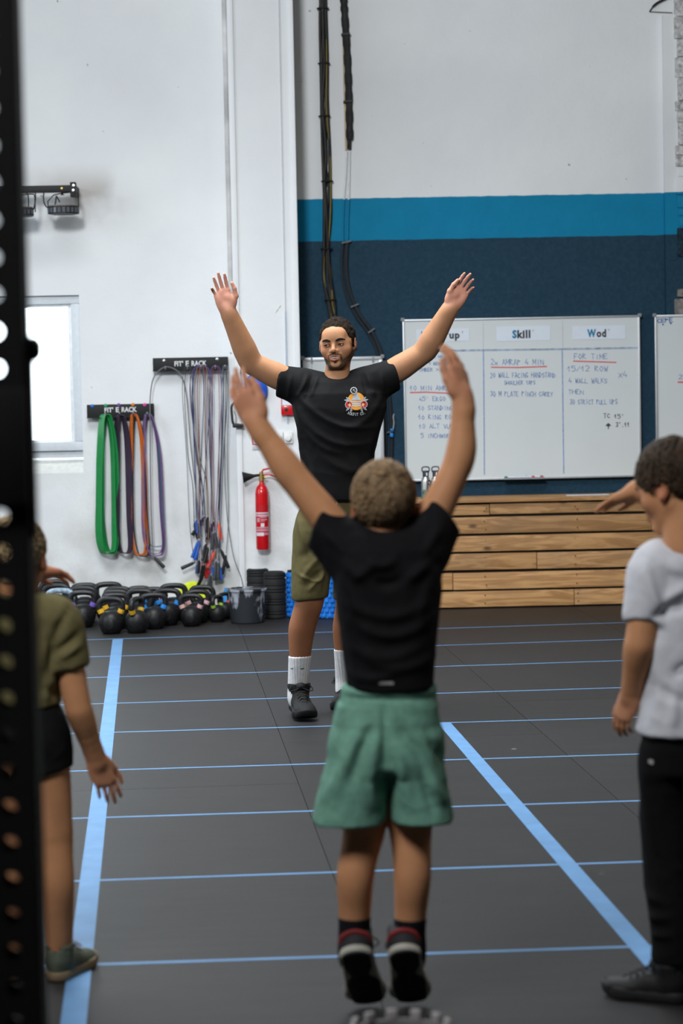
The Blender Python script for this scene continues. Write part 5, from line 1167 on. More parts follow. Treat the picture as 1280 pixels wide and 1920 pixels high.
# ------------------------------------------------------------------ COACH, facing the camera
def build_coach():
    Y = 10.38; root = np.array([0.17, Y, 0.0]); t = thing('person', root, 'man in black printed T-shirt and olive shorts facing the camera with both arms raised wide', 'person', 'people in the hall')
    P = lambda x, y, dy=0.0: A(x, y, Y+dy)
    sk = skin_mat('tan skin'); base = np.array([.39, .195, .102]); palm = np.array([.58, .275, .20])
    v = Vox(P(370, 480)+[-.03, -.30, -.9], P(930, 480)+[.02, .48, .02], .0031)
    v = Vox((P(375, 700)[0], Y-.32, -.01), (P(912, 700)[0], Y+.42, P(640, 488)[2]), .0031)
    hd = Head(P(633, 645, .02)+np.array([0, .03, 0]), rotz(R_(180-14))@roty(R_(4))@rotx(R_(-2)), 1.0); hd.grow(v)
    v.limb([hd.w(0, -.025, -.04), P(632, 700, .05), P(632, 722, .06)], [.046, .047, .058], .02)
    # trunk
    v.loft([(P(632, y)[2], P((a+b)/2, y)[0], Y+.055, (b-a)/2*.0024, ry) for y, a, b, ry in [(716, 585, 680, .060), (740, 560, 715, .095), (790, 565, 705, .108), (850, 570, 695, .100), (905, 580, 688, .100), (945, 582, 690, .100), (965, 572, 696, .105), (1000, 568, 700, .10)]], .03)
    # arms
    sL, eL, wL = P(560, 722, .05), P(470, 681, .00), P(427, 583, -.08); sR, eR, wR = P(707, 714, .05), P(797, 659, .00), P(845, 576, -.08)
    v.limb([P(590, 730, .06), sL, (sL+eL)/2+[0, 0, -.004], eL], [.05, .052, .052, .041], .02); v.limb([P(674, 724, .06), sR, (sR+eR)/2+[0, 0, -.004], eR], [.05, .052, .052, .041], .02)
    v.limb([eL, eL+(wL-eL)*.28, eL+(wL-eL)*.7, wL], [.043, .047, .037, .0285], .018); v.limb([eR, eR+(wR-eR)*.28, eR+(wR-eR)*.7, wR], [.043, .047, .037, .0285], .018)
    hand(v, wL, P(409, 530, -.10)-wL, (.10, -1, .10), (1, 0, .1), .192, curl=(10, 9, 12, 30), spread=(5, 1, -4, -16), thumb=(42, 6), wr=.026)
    hand(v, wR, P(872, 533, -.09)-wR, (.30, -1, .15), (-1, 0, .5), .192, curl=(14, 16, 20, 26), spread=(4, 1, -2, -6), thumb=(30, 2), wr=.026)
    # legs
    for (hip, mid, kn, ca, an, toe) in [(P(598, 985, .06), P(586, 1060, .04), P(580, 1132, .02), P(566, 1178, .04), P(558, 1290, .06), 0), (P(666, 985, .06), P(664, 1060, .1), P(655, 1128, .18), P(648, 1178, .24), P(647, 1274, .30), 1)]:
        v.limb([hip, mid, kn], [.083, .070, .054], .025); v.limb([kn, ca, ca+(an-ca)*.5, an, an+[0, -.01, -.05]], [.053, .0545, .0405, .032, .031], .02); v.ell(kn+[0, -.018, .0], (.034, .030, .042), .02)
    V, Q = v.mesh(); V = relax(V, Q, 1, .5)
    T = np.repeat([base], len(V), 0)
    for w_, dcen in ((wL, P(412, 535, -.1)), (wR, P(868, 535, -.1))):
        m = np.clip(1-np.linalg.norm(V-dcen, axis=1)/.16, 0, 1)**.35*np.clip((.15-np.linalg.norm(V-dcen, axis=1))/.04, 0, 1)*np.clip((V[:, 2]-w_[2]+.03)/.055, 0, 1); N = vnormals(V, Q); m = m*np.clip(.55-N[:, 1]*.8, .15, 1); T = T*(1-m[:, None])+palm*m[:, None]
    z = V[:, 2]; leg = np.clip((.75-z)/.2, 0, 1)[:, None]; T = T*(1-leg)+T*np.array([.80, .66, .60])*leg
    T = hd.tint(V, T, (.40, .13, .10), beard=(.018, .011, .007))
    to_part(V, Q, root, 'body', sk, t, T)
    hd.features(t, root, BVHTree.FromPolygons([Vector(p) for p in V], [tuple(q) for q in Q if V[q[0], 2] > P(640, 705)[2]]), look=(.28, -.12), teeth=True, lid=(.24, .11, .055))
    hz = lambda x, y: np.interp(y, [-.13, -.06, -.02, .012, .030, .052, .066, .082, .12], [-.070, -.060, -.012, -.020, -.012, .040, .066, .078, .082])-np.where(y > .04, np.abs(x)*-.10, 0)
    hair_shell(hd, t, root, mat('dark curls', (.02, .014, .01), .95, tint=True, var=.4, scale=120, spec=.1), hz, -.0005+.0095, 4, .0030, 85, (.015, .0105, .0075), .0032)
    # T-shirt
    v = Vox((P(500, 800)[0], Y-.16, P(640, 962)[2]), (P(765, 800)[0], Y+.26, P(640, 670)[2]), .0042)
    v.loft([(P(632, y)[2], P((a+b)/2, y)[0], Y+.05+dy, (b-a)/2*.00241, ry) for y, a, b, ry, dy in [(706, 592, 674, .070, .01), (716, 568, 699, .098, .01), (738, 549, 723, .121, 0), (765, 549, 725, .132, 0), (800, 557, 715, .134, 0), (850, 563, 703, .128, 0), (900, 569, 699, .132, -.005), (936, 574, 699, .136, -.005), (952, 575, 699, .136, -.005)]], .03, 2.5)
    hemL = (P(526, 719), nrm(P(514, 718)-P(545, 721))); hemR = (P(738.5, 705), nrm(P(752, 702)-P(716, 710)))
    v.limb([P(602, 731, .06), P(560, 723, .05), P(505, 709, .03)], [.068, .066, .0545], .035, 4, clip=[hemL]); v.limb([P(668, 725, .06), P(706, 715, .05), P(765, 691, .03)], [.068, .066, .0545], .035, 4, clip=[hemR])
    v.cap(P(632, 690, .03), P(632, 704, .04), .052, .056, .012, 's')
    v.cut(P(640, 937), (-.02, 0, -1)); v.hollow(.009)
    V, Q = v.mesh(); V = relax(V, Q, 2)
    f = lambda x0, y0, x1, y1, w_, d_, bx=0, bz=0: (P(x0, y0, -.08), P(x1, y1, -.08), (bx*.0024, 0, bz*.0024), w_, d_)
    F = [f(560, 742, 700, 800, .014, .008, -6, -22), f(552, 756, 690, 830, .016, .009, -10, -30), f(560, 775, 640, 850, .016, .008, -10, -14), f(716, 742, 640, 800, .016, .006, 4, -18),
         f(556, 800, 575, 925, .014, .012, -3, 0), f(566, 815, 600, 930, .013, -.007, -4, 0), f(572, 850, 590, 935, .012, .010, 4, 0), f(585, 880, 600, 935, .010, .008, 0, 0), f(575, 706, 560, 740, .010, .008, 2, 0), f(585, 702, 573, 748, .009, -.006, 2, 0), f(596, 708, 584, 740, .009, .007, 0, 0), f(690, 704, 702, 740, .010, .008, 0, 0), f(681, 702, 690, 746, .009, -.006, 0, 0), f(716, 698, 720, 735, .010, .006, 0, 0),
         f(545, 706, 540, 745, .010, .006, 0, 0), f(730, 760, 690, 870, .02, .006, -8, 0), f(640, 820, 690, 900, .02, .005, 0, -10), f(600, 850, 690, 880, .02, .006, 0, -14)]
    V = folds(V, Q, F, .0022, 3, 9)
    to_part(V, Q, root, 't_shirt', cloth_mat('black jersey', (.0065, .0065, .007), .8), t)
    sh = [c for c in t.children if c.name.startswith('t_shirt')][0]; bvh = BVHTree.FromPolygons([Vector(p) for p in V], [tuple(q) for q in Q])
    fy = Y-.05
    def ring_(pt, r=.055, n=28): return [pt+np.array([r*1.12*math.cos(2*math.pi*i/n), r*.95*math.sin(2*math.pi*i/n), -.020*(-math.sin(2*math.pi*i/n)) if math.sin(2*math.pi*i/n) < 0 else .018*math.sin(2*math.pi*i/n)])-root for i in range(n)]
    MB().tube(ring_(P(632, 707, .042), .0555), .0080, 8, closed=True).build('collar', cloth_mat('collar rib', (.006, .006, .0065), .85), sh)
    # printed emblem: orange sun, striped tent, red flowers, leaves, small dark head with pale outline
    pc = {'o': mat('print orange', (.72, .30, .03), .7), 'w': mat('print pale', (.42, .44, .47), .7), 'k': mat('print black', (.012, .012, .014), .8), 'r': mat('print red', (.38, .03, .03), .7), 'y': mat('print yellow', (.60, .42, .12), .7), 'g': mat('print sage', (.20, .28, .27), .7)}
    c0 = P(666.5, 752); cx, cz = c0[0], c0[2]; s1 = .00241; lay = [0]
    def dc(o, m, nm='print'): lay[0] += 1; return decal(bvh, root, o, pc[m], nm, sh, cx, cz, s1, 1, .0022+.00012*lay[0], fy)
    dc(disc_pts(0, 0, 16.5, 28), 'o'); dc([(-9, 16), (9, 16), (14, -17), (-14, -17)], 'k')
    dc([(-3, 14), (0, 16), (3, 14), (9, 2), (-9, 2)], 'w')
    for i, z0 in enumerate((1, -2.6, -6.2)): dc([(-11, z0), (0, z0-2), (11, z0), (11, z0-1.8), (0, z0-3.9), (-11, z0-1.8)], 'w')
    dc([(-7, -11.5), (7, -11.5), (5, -14.5), (-5, -14.5)], 'o')
    for q in (-1, 1):
        for lx, lz, a_ in ((15, 5, 35), (18, 2, 10), (16, -14, -45), (10, -17, -75)):
            ca, sa = math.cos(R_(a_)), math.sin(R_(a_)); dc([(q*(lx-ca*5), lz-sa*5), (q*(lx+sa*2), lz-ca*2), (q*(lx+ca*5), lz+sa*5), (q*(lx-sa*2), lz+ca*2)][::q], 'w'); dc([(q*(lx-ca*3.4), lz-sa*3.4), (q*(lx+sa*1.1), lz-ca*1.1), (q*(lx+ca*3.4), lz+sa*3.4), (q*(lx-sa*1.1), lz+ca*1.1)][::q], 'g')
        dc(disc_pts(q*14, -6, 7.2, 10), 'w'); dc(disc_pts(q*14, -6, 6.3, 9), 'r'); dc(disc_pts(q*14-q*1.5, -6.5, 2.5, 8), 'y'); dc(disc_pts(q*14.5, -2.6, 1.6, 8), 'k'); dc(disc_pts(q*11.2, -11, 2.8, 8), 'w'); dc(disc_pts(q*11.2, -11, 2.1, 8), 'r')
    dc(disc_pts(-4, 20, 6.4, 12), 'w'); dc(disc_pts(-4, 20, 5.3, 12), 'k'); dc([(-5.2, 21.6), (-3.4, 22.2), (-3.0, 20.4), (-4.8, 20.0)], 'w'); dc([(-3.2, 18.4), (-1.4, 19.2), (-1.0, 17.4)], 'w')
    word = 'AOKFIT CO.'
    for i, ch in enumerate(word):
        if ch == ' ': continue
        u_ = (i-4.5)/4.5; Vt, Ft = text_pts(ch, .03); xm = min(a[0] for a in Vt); wd_ = max(a[0] for a in Vt)-xm; k_ = min(5.0/max(wd_, .3), 9); ro = R_(14*u_)
        pts3 = []
        for a in Vt:
            x = (a[0]-xm-wd_/2)*k_*.72; z = a[1]*7.6; X = cx+((-.0+15.5*u_)+x*math.cos(ro)-z*math.sin(ro))*s1; Z = cz+(-27.0+3.2*u_*u_+x*math.sin(ro)+z*math.cos(ro))*s1
            hit = bvh.ray_cast(Vector((X, fy-.6, Z)), Vector((0, 1, 0))); pts3.append(Vector((X, (hit[0].y if hit[0] else fy)-.003, Z))-Vector(root))
        me = bpy.data.meshes.new('print_letter'); me.from_pydata(pts3, [], Ft); me.materials.append(pc['w']); o = bpy.data.objects.new('print_letter', me); COL.objects.link(o); o.parent = sh
    # shorts
    v = Vox((P(540, 900)[0], Y-.17, P(640, 1140)[2]-.03), (P(730, 900)[0], Y+.36, P(640, 915)[2]), .0045)
    v.loft([(P(632, y)[2], P((a+b)/2, y)[0], Y+.055, (b-a)/2*.00241, ry) for y, a, b, ry in [(925, 573, 697, .118), (960, 563, 702, .125), (1000, 558, 706, .125), (1015, 560, 704, .118)]], .03)
    h1 = (P(580, 1117), nrm((.10, 0, -1))); h2 = (P(664, 1121, .1), nrm((-.08, 0, -1)))
    v.limb([P(600, 985, .055), P(586, 1050, .045), P(579, 1130, .02)], [.098, .079, .0640], .04, 5, clip=[h1]); v.limb([P(664, 985, .055), P(664, 1050, .09), P(660, 1132, .16)], [.098, .084, .070], .04, 5, clip=[h2])
    v.hollow(.009); V, Q = v.mesh(); V = relax(V, Q, 2)
    F = [f(596, 1010, 560, 1050, .02, -.008, 0, -4), f(604, 1040, 566, 1090, .014, .008, 0, 4), f(606, 1066, 572, 1098, .010, -.006), f(606, 1078, 580, 1108, .009, .007), f(600, 1090, 560, 1078, .009, .006, 0, -4), f(560, 970, 575, 1040, .012, .008), f(612, 960, 600, 1010, .014, -.008), f(606, 1050, 598, 1110, .012, .008)]
    V = folds(V, Q, F, .0018, 8, 12); so = to_part(V, Q, root, 'shorts', cloth_mat('olive twill', (.115, .098, .042), .85, .08), t)
    for px, rr_, dy, tl in ((580, .0655, .02, .1), (661, .0705, .15, -.08)):
        c = P(px, 1112 if px < 600 else 1116, dy)-root; MB().tube([c+np.array([rr_*1.01*math.cos(2*math.pi*i/26), rr_*1.0*math.sin(2*math.pi*i/26), tl*rr_*math.cos(2*math.pi*i/26)]) for i in range(26)], .0022, 5, closed=True).build('hem_stitch', cloth_mat('hem thread', (.075, .062, .024), .9), so)
    MB().tube(smooth_path([Vector(P(632, 942, -.075)-root), Vector(P(630, 952, -.088)-root), Vector(P(634, 960, -.08)-root)], 4), .0025, 5).build('drawstring', mat('pale string', (.4, .4, .36), .8), so)
    # socks and shoes
    SW = cloth_mat('white rib knit', (.70, .71, .72), .9); SWK = mat('swoosh black', (.015, .015, .017), .7); SHK = mat('black mesh upper', (.010, .010, .011), .65, bump=.3, bscale=400, scale=90); SHS = mat('black rubber sole', (.007, .007, .008), .6)
    for (ca, an, top, hl, fd, dy) in [(P(566, 1178, .04), P(558, 1290, .06), 1231, (P(557, 1330, .0)*[1, 0, 0]+[0, 10.50, .022]), (.16, -1, -.05), 0), (P(648, 1178, .24), P(647, 1274, .30), 1231, (P(650, 1320, .3)*[1, 0, 0]+[0, 10.82, .002]), (-.10, -1, 0), 1)]:
        zt = P(560, top, .1)[2]; v = Vox(np.minimum(ca, an)-[.08, .1, .10], np.maximum(ca, an)+[.08, .1, .1], .0036)
        v.limb([ca, ca+(an-ca)*.5, an, an+[0, -.01, -.06]], [.0545+.003, .0415+.003, .0365, .036], .02, 6, clip=[((0, 0, zt), (0, 0, 1))])
        V, Q = v.mesh(); V = relax(V, Q, 1); N = vnormals(V, Q); an_ = np.arctan2(V[:, 1]-an[1], V[:, 0]-an[0]); V = V+N*(.0009*np.sin(an_*26))[:, None]
        sko = to_part(V, Q, root, 'sock', SW, t); bv = BVHTree.FromPolygons([Vector(p) for p in V], [tuple(q) for q in Q])
        sw = [(-5, 1.5), (-3.5, -.6), (-1.5, -1.6), (1, -1.1), (5.5, 2.2), (1.2, .5), (-1.2, .2), (-3, .8)]
        for sx_, fl_ in (((-11.5, 1), (9.5, -1)) if dy == 0 else ((-12, 1), (8, -1))):
            c = P((557 if dy == 0 else 645)+sx_, 1249 if dy == 0 else 1248, .1); decal(bv, root, [(-a*fl_*.82 if fl_ > 0 else a*.82, b*.9) for a, b in sw], SWK, 'swoosh', sko, c[0], c[2], .00241, 1, .002, Y+dy*.2)
        sd = shoe(t, root, hl, fd, (0, 0, 1),   .30, SHK, SHS, mat('black laces', (.02, .02, .021), .8), 1.08, sole_h=.030, ankle_r=.043)
build_coach()

# ------------------------------------------------------------------ JUMPING BOY, seen from behind
def build_boy():
    Y = 5.42; g0 = G(735, 1888); root = np.array([g0[0], 5.45, 0.0]); t = thing('person', root, 'boy in black T-shirt and mint green shorts on tiptoe, arms up, back turned', 'person', 'people in the hall')
    P = lambda x, y, dy=0.0: A(x, y, Y+dy)
    px = .001255; sk = skin_mat('child skin'); base = np.array([.54, .258, .124])
    v = Vox((P(415, 700)[0], Y-.26, .02), (P(905, 700)[0], Y+.30, P(640, 640)[2]), .0034)
    hd = Head(P(720, 948, .02), rotz(R_(-4))@rotx(R_(10)), .91, True); hd.grow(v)
    v.limb([hd.w(0, -.022, -.05), P(720, 1012, .0), P(720, 1040, .0)], [.043, .044, .055], .02)
    v.loft([(P(720, y)[2], P((a+b)/2, y)[0], Y, (b-a)/2*px, ry) for y, a, b, ry in [(1022, 672, 768, .05), (1050, 645, 800, .068), (1120, 648, 808, .075), (1200, 655, 805, .075), (1280, 660, 800, .08), (1360, 650, 808, .085), (1400, 660, 800, .07)]], .03)
    sL, eL, wL = P(655, 1024, .0), P(548, 893, .03), P(482, 797, .05); sR, eR, wR = P(788, 1020, .0), P(858, 872, .03), P(868, 750, .05)
    v.limb([P(700, 1035), sL, (sL+eL)/2, eL], [.045, .040, .0355, .0300], .015); v.limb([P(745, 1032), sR, (sR+eR)/2, eR], [.045, .040, .0345, .0290], .015)
    v.limb([eL, eL+(wL-eL)*.3, wL], [.0300, .0305, .0205], .014); v.limb([eR, eR+(wR-eR)*.3+[.006, 0, 0], wR], [.0290, .0300, .0200], .014)
    hand(v, wL, P(446, 730, .07)-wL, (.55, .8, 0), (1, .1, 0), .165, curl=(12, 14, 16, 18), spread=(3, 0, -2, -4), thumb=(24, 4), wr=.0225)
    hand(v, wR, P(858, 690, .07)-wR, (-.75, .65, 0), (-.6, -.6, 0), .160, curl=(14, 16, 16, 18), spread=(2, 0, -2, -4), thumb=(24, 4), wr=.0225)
    for hip, kn, ca, an, hz_ in [(P(692, 1385), P(682, 1562, .02), P(666, 1640, .0), P(664, 1742, .022), (667, 1797)), (P(768, 1385), P(770, 1562, .02), P(773, 1640, .0), P(768, 1745, .022), (758, 1797))]:
        v.limb([hip, (hip+kn)/2, kn], [.060, .050, .0425], .02); v.limb([kn, ca, ca+(an-ca)*.55, an, an+[0, .016, -.045]], [.0425, .0390, .0330, .0285, .028], .015)
    V, Q = v.mesh(); V = relax(V, Q, 1); T = np.repeat([base], len(V), 0)
    for c in (P(450, 740, .06), P(860, 700, .06)):
        m = np.clip(1.4-np.linalg.norm(V-c, axis=1)/.075, 0, 1)[:, None]*.55; T = T*(1-m)+np.array([.50, .21, .14])*m
    knm = np.exp(-((V[:, 2]-P(700, 1560)[2])/.03)**2)[:, None]*.25; T = T*(1-knm)+np.array([.36, .14, .07])*knm
    T = hd.tint(V, T, (.52, .12, .09)); to_part(V, Q, root, 'body', sk, t, T)
    hd.features(t, root, BVHTree.FromPolygons([Vector(p) for p in V], [tuple(q) for q in Q if V[q[0], 2] > P(640, 1010)[2]]), brow=(.10, .06, .03), lid=(.34, .17, .1))
    hz = lambda x, y: np.interp(y, [-.13, -.07, -.035, -.01, .014, .03, .055, .075, .12], [-.104, -.098, -.060, .010, .016, .004, .036, .052, .06])
    hm = mat('light brown hair', (.2, .12, .06), .6, tint=True, var=.25, scale=70, bump=.3, bscale=300)
    hair_shell(hd, t, root, hm, hz, .007, 9, .0004, 50, (.20, .128, .066), .0034)
    strands(hd, t, root, hm, hz, 2600, .050, 5, (.32, .21, .112), .0095, (.022, -.062, .085), .0022, .5)
    # T-shirt
    v = Vox((P(570, 1000)[0], Y-.15, P(640, 1310)[2]), (P(865, 1000)[0], Y+.15, P(640, 935)[2]), .0040)
    v.loft([(P(720, y)[2], P((a+b)/2, y)[0], Y-.002, (b-a)/2*px, ry) for y, a, b, ry in [(992, 672, 772, .056), (1008, 646, 798, .072), (1030, 628, 818, .088), (1060, 624, 826, .096), (1100, 628, 827, .099), (1150, 633, 823, .099), (1200, 640, 819, .098), (1250, 647, 815, .100), (1300, 650, 812, .103)]], .03, 2.6)
    hl = (P(604, 995, .015), nrm(P(578, 985, .02)-P(612, 999, .01))); hr_ = (P(829, 976, .015), nrm(P(848, 959, .02)-P(823, 983, .01)))
    v.limb([P(680, 1042), P(645, 1026, .005), P(565, 948, .03)], [.062, .054, .0385], .03, 4, clip=[hl]); v.limb([P(765, 1040), P(798, 1020, .005), P(856, 915, .03)], [.062, .052, .0385], .03, 4, clip=[hr_])
    v.cap(P(720, 962, .01), P(720, 1000, .01), .050, .054, .012, 's')
    v.cut(P(720, 1288), (.0, 0, -1)); v.hollow(.008); V, Q = v.mesh(); V = relax(V, Q, 2)
    f = lambda x0, y0, x1, y1, w_, d_, bx=0, bz=0: (P(x0, y0, -.1), P(x1, y1, -.1), (bx*px, 0, bz*px), w_, d_)
    F = [f(650, 1130, 800, 1130, .014, .006, 0, -26), f(660, 1165, 810, 1160, .014, .007, 0, -30), f(650, 1210, 790, 1210, .014, .006, 0, -24), f(670, 1085, 700, 1060, .012, .007), f(690, 1050, 740, 1052, .012, .009, 0, -10), f(702, 1090, 752, 1085, .012, -.007, 0, -8), f(640, 1050, 680, 1090, .013, .008, 4, -4), f(810, 1050, 765, 1090, .013, .008, -4, -4), f(635, 1075, 670, 1160, .014, .006, 8, 0), f(818, 1075, 790, 1170, .014, .006, -8, 0), f(690, 1240, 810, 1235, .014, .006, 0, -16), f(655, 1265, 740, 1262, .012, .005, 0, -10), f(610, 1000, 650, 1040, .012, .006), f(830, 990, 795, 1040, .012, .006)]
    V = folds(V, Q, F, .0020, 21, 12); so = to_part(V, Q, root, 't_shirt', cloth_mat('black sport knit', (.0065, .0065, .0075), .8), t)
    MB().tube([P(720, 1004, .004)-root+np.array([.056*math.cos(2*math.pi*i/26), .052*math.sin(2*math.pi*i/26), .004*math.sin(2*math.pi*i/26)]) for i in range(26)], .0065, 8, closed=True).build('collar', cloth_mat('black rib', (.007, .007, .0075), .85), so)
    bv = BVHTree.FromPolygons([Vector(p) for p in V], [tuple(q) for q in Q]); c = P(720, 1270); decal(bv, root, [(-13, -2.5), (13, -3.2), (14, .6), (11, 3), (-9, 3), (-14, .5)], mat('reflective grey', (.34, .34, .33), .4), 'reflective_mark', so, c[0], c[2], px, 1, .002, Y-.05)
    # shorts
    v = Vox((P(570, 1400)[0], Y-.15, P(640, 1565)[2]), (P(865, 1400)[0], Y+.15, P(640, 1262)[2]), .0042)
    Z_ = lambda y: P(720, y)[2]; S_ = lambda rows: [(Z_(y), P((a+b)/2, y)[0], Y+.002, (b-a)/2*px, ry) for y, a, b, ry in rows]
    v.loft(S_([(1276, 643, 816, .096), (1288, 640, 818, .099), (1312, 638, 819, .099), (1318, 632, 822, .101), (1350, 625, 826, .106), (1400, 621, 829, .106), (1440, 640, 812, .10)]), .02, 2.5)
    v.loft(S_([(1370, 624, 730, .098), (1420, 613, 727, .1), (1470, 600, 725, .099), (1510, 590, 723, .098), (1560, 580, 722, .098)]), .022, 2.4); v.loft(S_([(1370, 720, 827, .098), (1420, 726, 832, .1), (1470, 730, 838, .099), (1510, 732, 845, .098), (1560, 734, 853, .098)]), .022, 2.4)
    v.cut(P(720, 1536), (.0, .02, -1)); v.hollow(.009); V, Q = v.mesh(); V = relax(V, Q, 2)
    f = lambda x0, y0, x1, y1, w_, d_, bx=0, bz=0: (P(x0, y0, -.1), P(x1, y1, -.1), (bx*px, 0, bz*px), w_, d_)
    F = [f(700, 1360, 660, 1470, .014, -.010, -8, 0), f(706, 1380, 700, 1510, .014, .008, -6, 0), f(672, 1370, 615, 1500, .016, .010, 6, 0), f(640, 1350, 600, 1480, .014, -.007, 6, 0), f(745, 1360, 800, 1470, .016, -.010, 8, 0), f(760, 1400, 830, 1500, .016, .012, 0, -6), f(800, 1380, 838, 1450, .012, -.009, 4, 0), f(744, 1400, 770, 1515, .014, .008, 0, 0), f(640, 1312, 815, 1312, .007, -.005), f(655, 1420, 690, 1520, .014, .007), f(790, 1450, 815, 1525, .012, -.008), f(720, 1330, 723, 1440, .010, -.007)]
    V = folds(V, Q, F, .0022, 31, 12); so = to_part(V, Q, root, 'shorts', cloth_mat('mint cotton', (.165, .345, .262), .9, .10), t)
    # socks and shoes
    SO = cloth_mat('dark navy sock', (.010, .011, .014), .9); UP_ = mat('charcoal mesh', (.022, .022, .025), .7, bump=.3, bscale=400); MID = mat('cream midsole', (.34, .33, .28), .6); TR = mat('black tread', (.006, .006, .007), .6); LC = mat('dark laces', (.03, .03, .033), .8); RD = mat('dark red tab', (.20, .02, .02), .7)
    for i, (an, ca, hx) in enumerate([(P(664, 1742, .022), P(666, 1640, .0), 664), (P(768, 1745, .022), P(773, 1640, .0), 757)]):
        zt = P(700, 1726 if i == 0 else 1730)[2]; v = Vox(an-[.07, .08, .15], an+[.07, .12, .12], .0034); v.limb([ca, ca+(an-ca)*.55, an, an+[0, .018, -.05], an+[0, .045, -.085]], [.041, .0350, .0322, .0345, .033], .012, 6, clip=[((0, 0, zt), (0, 0, 1))]); V, Q = v.mesh(); to_part(relax(V, Q, 1), Q, root, 'sock', SO, t)
        hp = A(hx, 1806, 5.352); th = R_(50); yw = R_(-14 if i == 0 else -9); fd = np.array([-math.sin(yw)*math.cos(th), math.cos(yw)*math.cos(th), -math.sin(th)]); Lh = .236; hp = hp.copy(); hp[2] = Lh*.93*math.sin(th)+.012
        shoe(t, root, hp, fd, (0, math.sin(th), math.cos(th)), Lh, UP_, MID, LC, 1.22, sole_h=.020, accent=RD, tread=TR, ankle_r=.034)
build_boy()

